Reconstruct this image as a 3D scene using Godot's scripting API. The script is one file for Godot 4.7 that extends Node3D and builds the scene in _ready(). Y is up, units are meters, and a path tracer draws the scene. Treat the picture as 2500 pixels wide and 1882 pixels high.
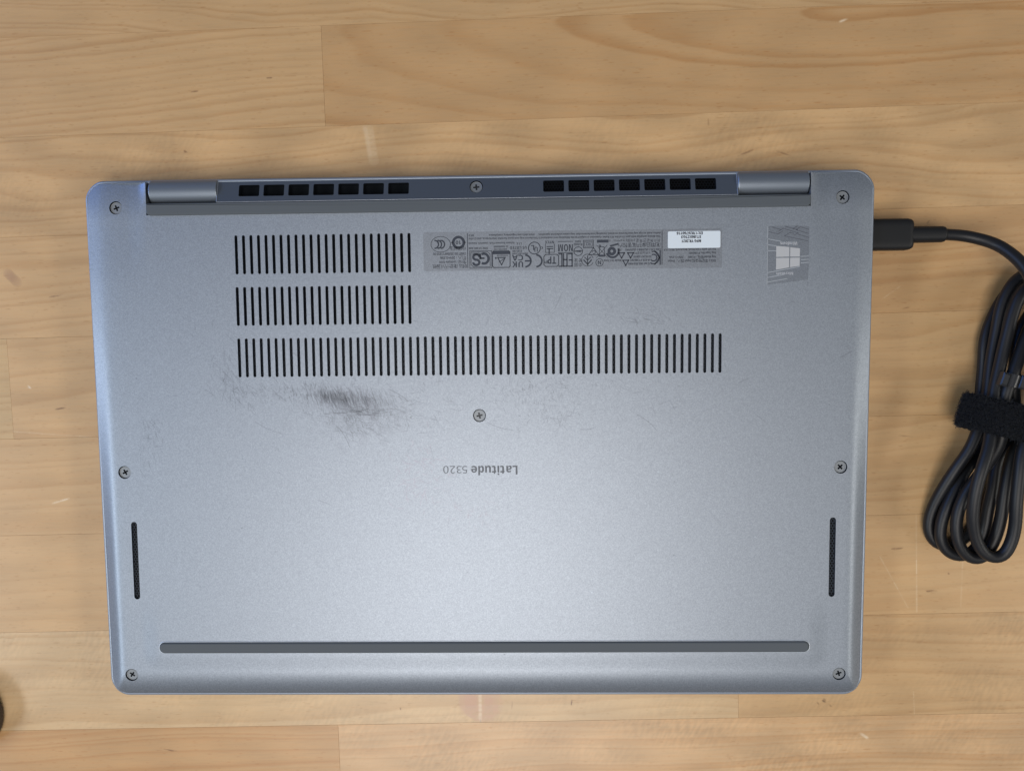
extends Node3D
# Underside of a closed grey laptop on a butcher-block table, seen from straight above, with its charging cable coiled on the right.
# World: x to the right, z towards the viewer (down in the picture), y up, the table top at y = 0. Shapes are written in millimetres and scaled once.

const S := 0.001
const YF := 16.0          # height of the flat middle of the bottom cover
var rng := RandomNumberGenerator.new()

# ------------------------------------------------------------------ mesh building
class MB:
	var v := PackedVector3Array()
	var n := PackedVector3Array()
	var t := PackedVector2Array()
	func tri(a: Vector3, b: Vector3, c: Vector3, na: Vector3, nb: Vector3, nc: Vector3, ua := Vector2.ZERO, ub := Vector2.ZERO, uc := Vector2.ZERO) -> void:
		var g := (b - a).cross(c - a)
		if g.length_squared() < 1e-12:
			return
		if g.dot(na + nb + nc) > 0.0:
			v.append_array([a * 0.001, c * 0.001, b * 0.001]); n.append_array([na, nc, nb]); t.append_array([ua, uc, ub])
		else:
			v.append_array([a * 0.001, b * 0.001, c * 0.001]); n.append_array([na, nb, nc]); t.append_array([ua, ub, uc])
	func quad(a: Vector3, b: Vector3, c: Vector3, d: Vector3, na: Vector3, nb: Vector3, nc: Vector3, nd: Vector3, ua := Vector2.ZERO, ub := Vector2.ZERO, uc := Vector2.ZERO, ud := Vector2.ZERO) -> void:
		tri(a, b, c, na, nb, nc, ua, ub, uc)
		tri(a, c, d, na, nc, nd, ua, uc, ud)
	func flat(a: Vector3, b: Vector3, c: Vector3, d: Vector3, out: Vector3) -> void:
		var g := (c - a).cross(d - b).normalized()
		if g.dot(out) < 0.0:
			g = -g
		quad(a, b, c, d, g, g, g, g)
	# a fan over a star-shaped outline
	func cap(ring: PackedVector3Array, out: Vector3) -> void:
		var mid := Vector3.ZERO
		for p in ring:
			mid += p
		mid /= ring.size()
		for i in ring.size():
			tri(mid, ring[i], ring[(i + 1) % ring.size()], out, out, out)
	# smooth surface through rings of equal length; closed rings
	func loft(rings: Array, outside := 1.0, wrap := true) -> void:
		var k: int = rings[0].size()
		var ns := []
		for i in rings.size():
			var row := PackedVector3Array()
			for j in k:
				var jm := (j - 1 + k) % k if wrap else maxi(j - 1, 0)
				var jp := (j + 1) % k if wrap else mini(j + 1, k - 1)
				var du: Vector3 = rings[i][jp] - rings[i][jm]
				var dv: Vector3 = rings[mini(i + 1, rings.size() - 1)][j] - rings[maxi(i - 1, 0)][j]
				row.append((du.cross(dv)).normalized() * outside)
			ns.append(row)
		for i in rings.size() - 1:
			for j in (k if wrap else k - 1):
				var j2 := (j + 1) % k
				quad(rings[i][j], rings[i][j2], rings[i + 1][j2], rings[i + 1][j], ns[i][j], ns[i][j2], ns[i + 1][j2], ns[i + 1][j])
	# hard-edged wall between two rings
	func wall(lo: PackedVector3Array, hi: PackedVector3Array, normals: PackedVector3Array) -> void:
		var k := lo.size()
		for j in k:
			var j2 := (j + 1) % k
			quad(lo[j], lo[j2], hi[j2], hi[j], normals[j], normals[j2], normals[j2], normals[j])
	func add_to(m: ArrayMesh, mat: Material) -> void:
		var a := []
		a.resize(Mesh.ARRAY_MAX)
		a[Mesh.ARRAY_VERTEX] = v
		a[Mesh.ARRAY_NORMAL] = n
		a[Mesh.ARRAY_TEX_UV] = t
		m.add_surface_from_arrays(Mesh.PRIMITIVE_TRIANGLES, a)
		m.surface_set_material(m.get_surface_count() - 1, mat)
	func mesh(mat: Material) -> ArrayMesh:
		var m := ArrayMesh.new()
		add_to(m, mat)
		return m

func part(called: String, mesh: Mesh, parent: Node, label := "") -> MeshInstance3D:
	var o := MeshInstance3D.new()
	o.mesh = mesh
	put_in(o, called, parent)
	if label:
		o.set_meta("label", label)
	return o

func put_in(o: Node3D, called: String, parent: Node) -> void:
	var nm := called
	var k := 0
	while parent.has_node(NodePath(nm)):
		k += 1
		nm = "%s_%03d" % [called, k]
	o.name = nm
	parent.add_child(o, true)

func thing(called: String, label: String, category: String) -> Node3D:
	var o := Node3D.new()
	put_in(o, called, self)
	o.set_meta("label", label)
	o.set_meta("category", category)
	return o

func mat(linear: Color, rough := 0.5, metal := 0.0, spec := 0.5) -> StandardMaterial3D:
	var m := StandardMaterial3D.new()
	m.albedo_color = linear.linear_to_srgb()
	m.roughness = rough
	m.metallic = metal
	m.metallic_specular = spec
	return m

# outline of a rounded rectangle: [points (x, z), outward directions]; radii of the rear (low z) and the front corners
func rounded(x0: float, z0: float, x1: float, z1: float, rr: float, rf: float, seg := 8) -> Array:
	var p := PackedVector2Array()
	var d := PackedVector2Array()
	for c in [[x1 - rr, z0 + rr, rr, -PI / 2], [x1 - rf, z1 - rf, rf, 0.0], [x0 + rf, z1 - rf, rf, PI / 2], [x0 + rr, z0 + rr, rr, PI]]:
		for k in seg + 1:
			var a: float = c[3] + PI / 2 * k / seg
			p.append(Vector2(c[0] + c[2] * cos(a), c[1] + c[2] * sin(a)))
			d.append(Vector2(cos(a), sin(a)))
	return [p, d]

func ring_at(o: Array, inset: float, y: float) -> PackedVector3Array:
	var r := PackedVector3Array()
	for i in o[0].size():
		var q: Vector2 = o[0][i] - o[1][i] * inset
		r.append(Vector3(q.x, y, q.y))
	return r

func dirs(o: Array, up := 0.0) -> PackedVector3Array:
	var r := PackedVector3Array()
	for d in o[1]:
		r.append(Vector3(d.x, up, d.y).normalized())
	return r

# a flat-topped solid over an outline, its upper edge rounded off
func prism(b: MB, o: Array, y0: float, y1: float, bev: float) -> void:
	b.wall(ring_at(o, 0, y0), ring_at(o, 0, y1 - bev), dirs(o))
	if bev > 0.0:
		var rows := []
		for k in 4:
			var a := PI / 2 * k / 3
			rows.append([ring_at(o, bev * (1 - cos(a)), y1 - bev + bev * sin(a)), dirs_tilt(o, a)])
		for k in 3:
			var n := rows[k][0].size() as int
			for j in n:
				var j2 := (j + 1) % n
				b.quad(rows[k][0][j], rows[k][0][j2], rows[k + 1][0][j2], rows[k + 1][0][j], rows[k][1][j], rows[k][1][j2], rows[k + 1][1][j2], rows[k + 1][1][j])
	b.cap(ring_at(o, bev, y1), Vector3.UP)

func dirs_tilt(o: Array, a: float) -> PackedVector3Array:
	var r := PackedVector3Array()
	for d in o[1]:
		r.append(Vector3(d.x * cos(a), sin(a), d.y * cos(a)))
	return r

func tube(b: MB, pts: PackedVector3Array, rad: float, sides := 14, caps := true) -> void:
	var rings := []
	var up := Vector3.UP
	for i in pts.size():
		var dir := (pts[mini(i + 1, pts.size() - 1)] - pts[maxi(i - 1, 0)]).normalized()
		var side := dir.cross(up)
		if side.length() < 0.1:
			side = dir.cross(Vector3.RIGHT)
		side = side.normalized()
		var top := side.cross(dir).normalized()
		var ring := PackedVector3Array()
		for k in sides:
			var a := TAU * k / sides
			ring.append(pts[i] + (side * cos(a) + top * sin(a)) * rad)
		rings.append(ring)
	for i in rings.size() - 1:
		for j in sides:
			var j2 := (j + 1) % sides
			b.quad(rings[i][j], rings[i][j2], rings[i + 1][j2], rings[i + 1][j], (rings[i][j] - pts[i]).normalized(), (rings[i][j2] - pts[i]).normalized(), (rings[i + 1][j2] - pts[i + 1]).normalized(), (rings[i + 1][j] - pts[i + 1]).normalized())
	if caps:
		b.cap(rings[0], (pts[0] - pts[1]).normalized())
		b.cap(rings[-1], (pts[-1] - pts[-2]).normalized())

func smooth_path(pts: Array, step := 1.2) -> PackedVector3Array:
	var out := PackedVector3Array()
	for i in pts.size() - 1:
		var p0: Vector3 = pts[maxi(i - 1, 0)]
		var p1: Vector3 = pts[i]
		var p2: Vector3 = pts[i + 1]
		var p3: Vector3 = pts[mini(i + 2, pts.size() - 1)]
		var k := maxi(2, int(p1.distance_to(p2) / step))
		for j in k:
			out.append(p1.cubic_interpolate(p2, p0, p3, float(j) / k))
	out.append(pts[-1])
	# a few passes of smoothing take out the kinks
	for pass_ in 6:
		var q := out.duplicate()
		for i in range(1, out.size() - 1):
			q[i] = (out[i - 1] + out[i] * 2.0 + out[i + 1]) / 4.0
		out = q
	return out

func V(x: float, y: float, z: float) -> Vector3:
	return Vector3(x, y, z)

# ------------------------------------------------------------------ the scene
func _ready() -> void:
	rng.seed = 5320
	# camera: a phone held 30 cm above the table, a touch off the vertical
	var cam := Camera3D.new()
	cam.name = "camera"
	cam.transform = Transform3D(Basis(Vector3(0.9997463, -0.01976741, 0.01079721), Vector3(0.00946572, -0.06625493, -0.99775783), Vector3(0.02043846, 0.9976069, -0.06605101)).orthonormalized(), Vector3(0.019185, 0.303289, -0.041419))
	cam.fov = 55.043
	cam.near = 0.02
	cam.far = 20.0
	add_child(cam)
	cam.current = true
	# the dim room round it
	var we := WorldEnvironment.new()
	we.name = "room_environment"
	var env := Environment.new()
	env.background_mode = Environment.BG_COLOR
	env.background_color = Color(0.105, 0.12, 0.145).linear_to_srgb()
	env.tonemap_mode = Environment.TONE_MAPPER_LINEAR
	env.tonemap_exposure = 1.0
	env.sdfgi_enabled = true
	env.ssao_enabled = true
	env.ssil_enabled = true
	we.environment = env
	add_child(we)
	# ceiling light panel in front of the table, and a blue window far to the left
	area_light("ceiling_light", Vector3(-0.09, 1.3, 0.48), Vector3(-0.06, 0.0, 0.13), Vector2(0.72, 0.9), Color(1.0, 0.975, 0.95), 1.22)
	area_light("ceiling_light_001", Vector3(-1.9, 1.3, 0.45), Vector3(0.0, 0.0, 0.0), Vector2(1.4, 0.32), Color(0.93, 0.97, 1.0), 1.9)
	area_light("ceiling_light_002", Vector3(1.9, 1.3, 0.45), Vector3(0.0, 0.0, 0.0), Vector2(1.4, 0.32), Color(1.0, 0.98, 0.94), 1.3)
	area_light("window_light", Vector3(-1.9, 0.62, -0.75), Vector3(0.0, 0.0, 0.0), Vector2(1.5, 0.7), Color(0.33, 0.59, 1.0), 1.2)

	table()
	laptop()
	cable()
	round_cap()

func area_light(called: String, at: Vector3, to: Vector3, size: Vector2, color: Color, energy: float) -> void:
	var l := AreaLight3D.new()
	l.name = called
	l.area_size = size
	l.light_color = color
	l.light_energy = energy
	l.shadow_enabled = true
	l.set("area_range", 20.0)
	l.look_at_from_position(at, to, Vector3.UP)
	add_child(l)

# ------------------------------------------------------------------ table
const ROWS := [-331.0, -290.0, -249.0, -208.5, -167.5, -128.0, -87.8, -46.3, -4.4, 36.6, 78.5, 121.7, 163.0, 204.0, 245.0, 286.0]
const TURN := 1.03
var white_mark := Color(0.90, 0.84, 0.74)

# one board's picture: x along the grain, both in millimetres; marks are [x, z, x, z, width, colour, strength]
func wood(x0: float, z0: float, long: float, wide: float, style: Dictionary, marks: Array, ppm := 3.0) -> ImageTexture:
	var w := int(long * ppm)
	var h := int(wide * ppm)
	var fn := FastNoiseLite.new()
	fn.seed = style.seed
	fn.noise_type = FastNoiseLite.TYPE_SIMPLEX_SMOOTH
	fn.frequency = 1.0
	fn.fractal_type = FastNoiseLite.FRACTAL_NONE
	var fiber := FastNoiseLite.new()
	fiber.seed = style.seed + 7
	fiber.frequency = 1.0
	fiber.fractal_octaves = 2
	var data := PackedByteArray()
	data.resize(w * h * 3)
	var tint: Color = style.tint
	var dark: Color = style.get("dark", Color(0.80, 0.70, 0.58))
	var space: float = style.get("space", 4.0)
	var depth: float = style.get("depth", 0.4)
	var mottle: float = style.get("mottle", 0.03)
	var curl: float = style.get("curl", 0.0)
	var oval: Array = style.get("oval", [])
	var tilt: float = style.get("tilt", 0.0)
	var wave: float = style.get("wave", 2.0)
	var off: float = style.seed * 37.7
	var i := 0
	for yy in h:
		var z := z0 + yy / ppm
		var ray := 0.0
		for xx in w:
			var x := x0 + xx / ppm
			var warp := fn.get_noise_2d(x * 0.008 + off, z * 0.03) * wave + fn.get_noise_2d(x * 0.05, z * 0.12 + off) * 0.35
			var r := 0.0
			if oval:
				var ex: float = minf(0.0, x - oval[0]) * oval[2]
				var ez: float = z - oval[1] - oval[3] * (x - oval[0])
				r = sqrt(ex * ex + ez * ez * (1.0 if ez > 0.0 else 6.0)) + warp
			else:
				r = z + x * tilt + warp
			r += fn.get_noise_1d(r * 0.08 + off) * space * 0.7
			var ph := fposmod(r / space, 1.0)
			var late := smoothstep(0.3, 0.85, ph) * (1.0 - smoothstep(0.86, 1.0, ph))
			late *= 0.55 + 0.45 * fn.get_noise_1d(floorf(r / space) * 3.7 + off)
			var fib := fiber.get_noise_2d(x * 0.055 + off, z * 3.2)
			var pore := fiber.get_noise_2d(x * 0.16 - off, z * 1.7 + 50.0)
			var k := late * depth * 0.8 + maxf(0.0, fib) * 0.22 + maxf(0.0, pore - 0.5) * 1.2
			var lum := 1.0 + fib * 0.045 + fn.get_noise_2d(x * 0.03 + 9.0, z * 0.06 + off) * mottle
			if curl > 0.0:
				lum += fn.get_noise_2d(x * 0.5 + z * 0.25, z * 0.22 + off) * fn.get_noise_2d(x * 0.012, z * 0.03 - off) * curl
			k = clampf(k, 0.0, 0.9)
			data[i] = clampi(int(255.0 * tint.r * lum * lerpf(1.0, dark.r, k)), 0, 255)
			data[i + 1] = clampi(int(255.0 * tint.g * lum * lerpf(1.0, dark.g, k)), 0, 255)
			data[i + 2] = clampi(int(255.0 * tint.b * lum * lerpf(1.0, dark.b, k)), 0, 255)
			i += 3
	var im := Image.create_from_data(w, h, false, Image.FORMAT_RGB8, data)
	# small mineral streaks along the grain
	for k in int(long * wide / 5000.0):
		var x := rng.randf() * w
		var y := rng.randf() * h
		var l := rng.randf_range(1.5, 6.0) * ppm
		line(im, x, y, x + l, y - l * 0.05, rng.randf_range(0.5, 0.9), Color(0.45, 0.32, 0.20), rng.randf_range(0.08, 0.35))
	for m in marks:
		var a := Vector2(m[0] - x0, m[1] - z0) * ppm
		var c := Vector2(m[2] - x0, m[3] - z0) * ppm
		if m[4] > 0.45 and m[4] < 2.5 and m[5] != white_mark:
			# a ragged fleck: several thin strokes of uneven length
			for k in 9:
				var f0 := rng.randf_range(0.0, 0.55)
				var f1 := f0 + rng.randf_range(0.15, 0.45)
				var off2 := Vector2(0, rng.randfn() * m[4] * ppm * 0.22)
				line(im, a.lerp(c, f0).x, a.lerp(c, f0).y + off2.y, a.lerp(c, f1).x, a.lerp(c, f1).y + off2.y, rng.randf_range(0.5, 1.0), m[5], m[6] * rng.randf_range(0.2, 0.6))
		else:
			# a hairline breaks up along its length
			for k in 8:
				line(im, a.lerp(c, k / 8.0).x, a.lerp(c, k / 8.0).y, a.lerp(c, (k + 1) / 8.0).x, a.lerp(c, (k + 1) / 8.0).y, m[4] * ppm, m[5], m[6] * rng.randf_range(0.25, 0.85))
	return ImageTexture.create_from_image(im)

# a soft-edged stroke in a picture, in its pixels
func line(im: Image, x0: float, y0: float, x1: float, y1: float, width: float, color: Color, strength: float) -> void:
	var w := im.get_width()
	var h := im.get_height()
	var half := width / 2.0
	var a := Vector2(x0, y0)
	var d := Vector2(x1, y1) - a
	var ll := maxf(d.length_squared(), 0.0001)
	if maxf(x0, x1) + half < 0 or maxf(y0, y1) + half < 0 or minf(x0, x1) - half > w or minf(y0, y1) - half > h:
		return
	var steps := maxi(1, int(d.length()))
	var seen := {}
	for s in steps + 1:
		var c := a + d * (float(s) / steps)
		for yy in range(maxi(0, int(c.y - half - 1)), mini(h, int(c.y + half + 2))):
			for xx in range(maxi(0, int(c.x - half - 1)), mini(w, int(c.x + half + 2))):
				var key := yy * 4096 + xx
				if seen.has(key):
					continue
				var q := Vector2(xx + 0.5, yy + 0.5)
				var f := clampf((q - a).dot(d) / ll, 0.0, 1.0)
				var cover := clampf(half + 0.5 - q.distance_to(a + d * f), 0.0, 1.0) * minf(1.0, width)
				if cover <= 0.0:
					continue
				seen[key] = true
				im.set_pixel(xx, yy, im.get_pixel(xx, yy).lerp(color, cover * strength))

func board(parent: Node3D, x0: float, x1: float, z0: float, z1: float, drop: float, m: Material) -> void:
	var b := MB.new()
	var c := 0.055
	var y := -drop
	var g := 0.02
	var o := [V(x0 + g, y - c, z0 + g), V(x1 - g, y - c, z0 + g), V(x1 - g, y - c, z1 - g), V(x0 + g, y - c, z1 - g)]
	var p := [V(x0 + g + c, y, z0 + g + c), V(x1 - g - c, y, z0 + g + c), V(x1 - g - c, y, z1 - g - c), V(x0 + g + c, y, z1 - g - c)]
	var uv := func(q: Vector3) -> Vector2: return Vector2((q.x - x0) / (x1 - x0), (q.z - z0) / (z1 - z0))
	b.quad(p[0], p[1], p[2], p[3], Vector3.UP, Vector3.UP, Vector3.UP, Vector3.UP, uv.call(p[0]), uv.call(p[1]), uv.call(p[2]), uv.call(p[3]))
	var outs := [Vector3(0, 1, -1), Vector3(1, 1, 0), Vector3(0, 1, 1), Vector3(-1, 1, 0)]
	for k in 4:
		var k2 := (k + 1) % 4
		var n: Vector3 = outs[k].normalized()
		b.quad(o[k], o[k2], p[k2], p[k], n, n, n, n, uv.call(o[k]), uv.call(o[k2]), uv.call(p[k2]), uv.call(p[k]))
		var side: Vector3 = Vector3(outs[k].x, 0, outs[k].z)
		var l0: Vector3 = o[k] - Vector3(0, 30, 0)
		var l1: Vector3 = o[k2] - Vector3(0, 30, 0)
		b.quad(o[k], o[k2], l1, l0, side, side, side, side, uv.call(o[k]), uv.call(o[k2]), uv.call(o[k2]), uv.call(o[k]))
	part("board", b.mesh(m), parent)

func wood_mat(tex: Texture2D) -> StandardMaterial3D:
	var m := StandardMaterial3D.new()
	m.albedo_texture = tex
	m.roughness = 0.38
	m.metallic_specular = 0.6
	m.texture_repeat = false
	return m

func table() -> void:
	var t := thing("wooden_table", "pale maple butcher-block table top of glued boards under the laptop", "table")
	t.rotation_degrees.y = TURN
	var pale := Color(0.768, 0.628, 0.448)
	var warm := Color(0.742, 0.595, 0.415)
	var streak := Color(0.36, 0.24, 0.15)
	var white := Color(0.90, 0.84, 0.74)
	# [row, x from, x to, style, marks]
	var vis := [
		[4 - 1, -240.0, 250.0, {"seed": 11, "tint": pale * 0.97, "space": 3.4, "depth": 0.42, "tilt": -0.05, "wave": 5.0}, []],
		[4, -240.0, -59.0, {"seed": 12, "tint": pale * 0.98, "space": 3.1, "depth": 0.5, "tilt": 0.055, "wave": 1.6, "mottle": 0.02}, [[-115.5, -141.5, -111.5, -142.0, 0.5, streak, 0.7], [-84.5, -146.4, -82.5, -146.5, 0.4, streak, 0.5]]],
		[4, -59.0, 250.0, {"seed": 13, "tint": warm * 0.975, "space": 7.6, "depth": 0.55, "dark": Color(0.83, 0.70, 0.53), "oval": [150.0, -166.0, 0.19, 0.0], "wave": 2.5, "mottle": 0.03}, [[144.0, -164.0, 147.0, -165.0, 0.8, white, 0.5]]],
		[5, -240.0, 250.0, {"seed": 14, "tint": pale * 0.985, "space": 4.6, "depth": 0.42, "tilt": 0.02, "wave": 6.0, "mottle": 0.07, "curl": 0.03}, [[-45.5, -127.0, -43.5, -114.0, 2.0, white, 0.14], [-44.0, -127.0, -42.0, -113.0, 4.0, white, 0.14], [-119.5, -118.0, -118.0, -117.4, 0.6, streak, 0.7], [92.5, -127.5, 92.8, -124.5, 1.0, Color(0.5, 0.36, 0.22), 0.6], [104.0, -112.5, 114.0, -116.0, 0.6, streak, 0.4], [118.0, -115.0, 127.0, -112.0, 0.5, streak, 0.35]]],
		[6, -240.0, 30.0, {"seed": 15, "tint": pale * 1.0, "space": 5.0, "depth": 0.38, "tilt": 0.06, "wave": 2.0}, [[-172.5, -88.2, -166.5, -89.6, 0.6, streak, 0.75], [-169.4, -91.0, -168.3, -88.2, 0.5, Color(0.2, 0.15, 0.1), 0.8], [-178.0, -59.8, -171.0, -60.6, 0.5, streak, 0.55], [-195.0, -70.0, -191.0, -66.0, 4.0, Color(0.62, 0.48, 0.36), 0.25]]],
		[6, 30.0, 250.0, {"seed": 16, "tint": warm * 1.0, "space": 4.8, "depth": 0.42, "tilt": 0.045, "wave": 3.0}, [[180.0, -84.8, 181.6, -85.6, 1.8, streak, 0.4], [163.0, -55.0, 170.0, -60.0, 0.35, white, 0.35], [171.0, -51.0, 175.5, -52.0, 0.5, streak, 0.3]]],
		[7, -240.0, -196.0, {"seed": 17, "tint": Color(0.75, 0.625, 0.445), "space": 4.0, "depth": 0.35, "tilt": 0.04, "wave": 2.0}, []],
		[7, -196.0, 250.0, {"seed": 18, "tint": pale * 0.99, "space": 6.5, "depth": 0.3, "tilt": 0.05, "wave": 4.0, "mottle": 0.045}, [[-178.5, -13.2, -172.5, -14.2, 0.5, streak, 0.8], [-189.3, -22.8, -187.3, -22.2, 1.3, Color(0.92, 0.90, 0.86), 0.8], [-205.0, -4.9, -163.0, -1.6, 0.35, white, 0.5]]],
		[8, -240.0, 250.0, {"seed": 19, "tint": pale * 1.0, "space": 6.0, "depth": 0.36, "tilt": 0.05, "wave": 3.0, "mottle": 0.03}, [[-181.0, 26.5, -174.0, 24.5, 0.7, white, 0.6], [170.5, 0.5, 177.0, 1.4, 0.5, streak, 0.3]]],
		[9, -240.0, 250.0, {"seed": 20, "tint": pale * 1.01, "space": 6.8, "depth": 0.34, "tilt": 0.04, "wave": 3.0, "mottle": 0.03}, [[178.8, 31.0, 180.1, 74.0, 0.4, white, 0.6], [198.5, 40.0, 198.1, 72.0, 0.35, white, 0.4], [164.5, 51.0, 176.5, 72.5, 0.35, white, 0.45], [169.0, 47.8, 174.5, 47.2, 0.7, streak, 0.75], [183.5, 65.6, 188.5, 65.2, 0.6, streak, 0.7], [192.5, 58.0, 193.2, 58.2, 0.8, streak, 0.7]]],
		[10, -240.0, 104.8, {"seed": 21, "tint": Color(0.78, 0.66, 0.495), "space": 5.2, "depth": 0.32, "tilt": 0.02, "wave": 3.0, "mottle": 0.04, "curl": 0.05}, [[-11.0, 112.5, -11.0, 121.0, 0.01, white, 0.0], [-7.0, 108.0, -6.5, 115.0, 9.0, Color(0.72, 0.56, 0.47), 0.16], [-6.0, 110.0, -6.0, 117.0, 5.0, Color(0.72, 0.56, 0.47), 0.16], [2.5, 108.0, 2.0, 116.0, 7.0, Color(0.72, 0.56, 0.47), 0.14], [1.5, 110.0, 1.5, 118.0, 3.5, Color(0.72, 0.56, 0.47), 0.14], [-3.0, 112.0, 0.0, 114.0, 16.0, Color(0.74, 0.59, 0.49), 0.08], [-2.1, 104.0, -2.1, 120.0, 1.4, white, 0.4], [-2.0, 120.8, -2.0, 120.9, 1.9, Color(0.50, 0.51, 0.52), 0.9], [36.7, 112.0, 36.4, 114.6, 0.8, streak, 0.7], [-36.0, 115.0, -36.0, 116.0, 0.5, streak, 0.6], [11.6, 112.0, 11.2, 116.5, 0.5, Color(0.6, 0.45, 0.34), 0.5]]],
		[10, 104.8, 250.0, {"seed": 22, "tint": pale * 0.98, "space": 5.5, "depth": 0.34, "tilt": 0.02, "wave": 3.0, "mottle": 0.04, "curl": 0.05}, [[141.5, 112.0, 144.0, 113.5, 2.2, Color(0.34, 0.25, 0.16), 0.9], [139.5, 112.6, 140.5, 114.0, 1.0, Color(0.38, 0.28, 0.18), 0.5], [144.5, 113.8, 145.8, 114.6, 0.8, Color(0.38, 0.28, 0.18), 0.4], [179.5, 108.0, 180.2, 119.0, 0.35, white, 0.35], [103.0, 112.0, 107.0, 112.4, 0.5, streak, 0.5]]],
		[11, -240.0, -65.0, {"seed": 23, "tint": Color(0.74, 0.585, 0.40), "space": 9.0, "depth": 0.42, "dark": Color(0.86, 0.72, 0.56), "oval": [-90.0, 150.0, 0.22, 0.0], "wave": 4.0, "mottle": 0.03}, [[-139.0, 133.5, -132.0, 134.5, 0.5, streak, 0.7]]],
		[11, -65.0, 250.0, {"seed": 24, "tint": Color(0.775, 0.635, 0.465), "space": 11.0, "depth": 0.4, "dark": Color(0.84, 0.70, 0.54), "oval": [190.0, 158.0, 0.16, 0.0], "wave": 5.0, "mottle": 0.06, "curl": 0.06}, [[158.0, 126.5, 161.0, 128.5, 1.2, white, 0.4], [102.0, 136.0, 104.5, 138.5, 2.4, Color(0.58, 0.38, 0.24), 0.4]]],
	]
	for e in vis:
		var z0: float = ROWS[e[0]]
		var z1: float = ROWS[e[0] + 1]
		# marks were taken in world directions: turn them into the table's own
		var marks := []
		for mk in e[4]:
			var a := Vector2(mk[0], mk[1]).rotated(deg_to_rad(TURN))
			var c := Vector2(mk[2], mk[3]).rotated(deg_to_rad(TURN))
			marks.append([a.x, a.y, c.x, c.y, mk[4], mk[5], mk[6]])
		board(t, e[1], e[2], z0, z1, rng.randf_range(0.0, 0.03), wood_mat(wood(e[1], z0, e[2] - e[1], z1 - z0, e[3], marks)))
	# the rest of the top, outside the photograph
	var spare := []
	for k in 3:
		spare.append(wood_mat(wood(0, 0, 240, 41, {"seed": 40 + k, "tint": [pale, warm, pale * 0.98][k], "space": 4.0 + 2.0 * k, "depth": 0.4, "tilt": 0.04, "wave": 3.0, "mottle": 0.04}, [], 1.5)))
	for k in ROWS.size() - 1:
		if k < 3 or k > 11:
			var cut := rng.randf_range(-120, 120)
			for span in [[-460.0, -200.0 + cut * 0.3], [-200.0 + cut * 0.3, 30.0 + cut], [30.0 + cut, 260.0 + cut * 0.4], [260.0 + cut * 0.4, 470.0]]:
				board(t, span[0], span[1], ROWS[k], ROWS[k + 1], rng.randf_range(0.0, 0.05), spare[rng.randi() % 3])
		else:
			board(t, -460.0, -240.0, ROWS[k], ROWS[k + 1], 0.03, spare[k % 3])
			board(t, 250.0, 470.0, ROWS[k], ROWS[k + 1], 0.03, spare[(k + 1) % 3])

# ------------------------------------------------------------------ laptop
var body: StandardMaterial3D
var black: StandardMaterial3D
var ink: StandardMaterial3D

func softplus(x: float, k: float) -> float:
	return k * log(1.0 + exp(clampf(x / k, -30.0, 30.0)))

# height of the bottom cover: flat in the middle, falling towards the sides and the front edge
func cover_y(x: float, z: float) -> float:
	var y := YF
	var f := smoothstep(-70.0, 60.0, z)
	var slope := lerpf(0.05, 0.62, f)
	var side := (0.09 * (1.0 - f) * softplus(7.0 - (151.4 - absf(x)), 2.0)) + slope * softplus(5.2 - (151.4 - absf(x)), 0.8)
	y -= 0.006 * pow(maxf(0.0, -88.0 - z), 2.0) * smoothstep(127.0, 131.0, absf(x))
	var df := 102.4 - z
	var front := 0.027 * pow(maxf(0.0, 10.5 - df), 2.0)
	y -= pow(pow(side, 3.0) + pow(front, 3.0), 1.0 / 3.0)
	var g := smoothstep(60.0, 80.0, z)
	if g > 0.0:
		var r := Vector2(maxf(0.0, absf(x) - 129.9), maxf(0.0, z - 84.4)).length()
		y -= 0.34 * smoothstep(0.0, 7.5, r) * g
	var g2 := 1.0 - smoothstep(-88.0, -62.0, z)
	if g2 > 0.0:
		y -= 0.3 * smoothstep(0.0, 8.0, maxf(0.0, absf(x) - 127.8)) * g2
	return y

func cover_p(x: float, z: float) -> Vector3:
	return Vector3(x, cover_y(x, z), z)

func cover_n(x: float, z: float) -> Vector3:
	var e := 0.15
	return Vector3(cover_y(x - e, z) - cover_y(x + e, z), 2.0 * e, cover_y(x, z - e) - cover_y(x, z + e)).normalized()

func cover_uv(x: float, z: float) -> Vector2:
	return Vector2((x + 152.85) / 305.7, (z + 103.75) / 207.5)

func cover_quad(b: MB, a: Vector2, c: Vector2, d: Vector2, e: Vector2) -> void:
	b.quad(cover_p(a.x, a.y), cover_p(c.x, c.y), cover_p(d.x, d.y), cover_p(e.x, e.y), cover_n(a.x, a.y), cover_n(c.x, c.y), cover_n(d.x, d.y), cover_n(e.x, e.y), cover_uv(a.x, a.y), cover_uv(c.x, c.y), cover_uv(d.x, d.y), cover_uv(e.x, e.y))

# the ring between a rectangular cell and a slot with round ends (radius r)
func slot_cell(cx: float, z0: float, z1: float, hw: float, r: float, ctop: float, cbot: float) -> Array:
	var inner := PackedVector2Array()
	var outer := PackedVector2Array()
	for k in 9:
		var a := PI * k / 8
		inner.append(Vector2(cx + r * cos(a), z0 + r - r * sin(a)))
		outer.append(Vector2(cx + hw * (1.0 - k / 4.0), ctop))
	for k in 9:
		var a := PI * k / 8
		inner.append(Vector2(cx - r * cos(a), z1 - r + r * sin(a)))
		outer.append(Vector2(cx - hw * (1.0 - k / 4.0), cbot))
	return [outer, inner]

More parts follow.
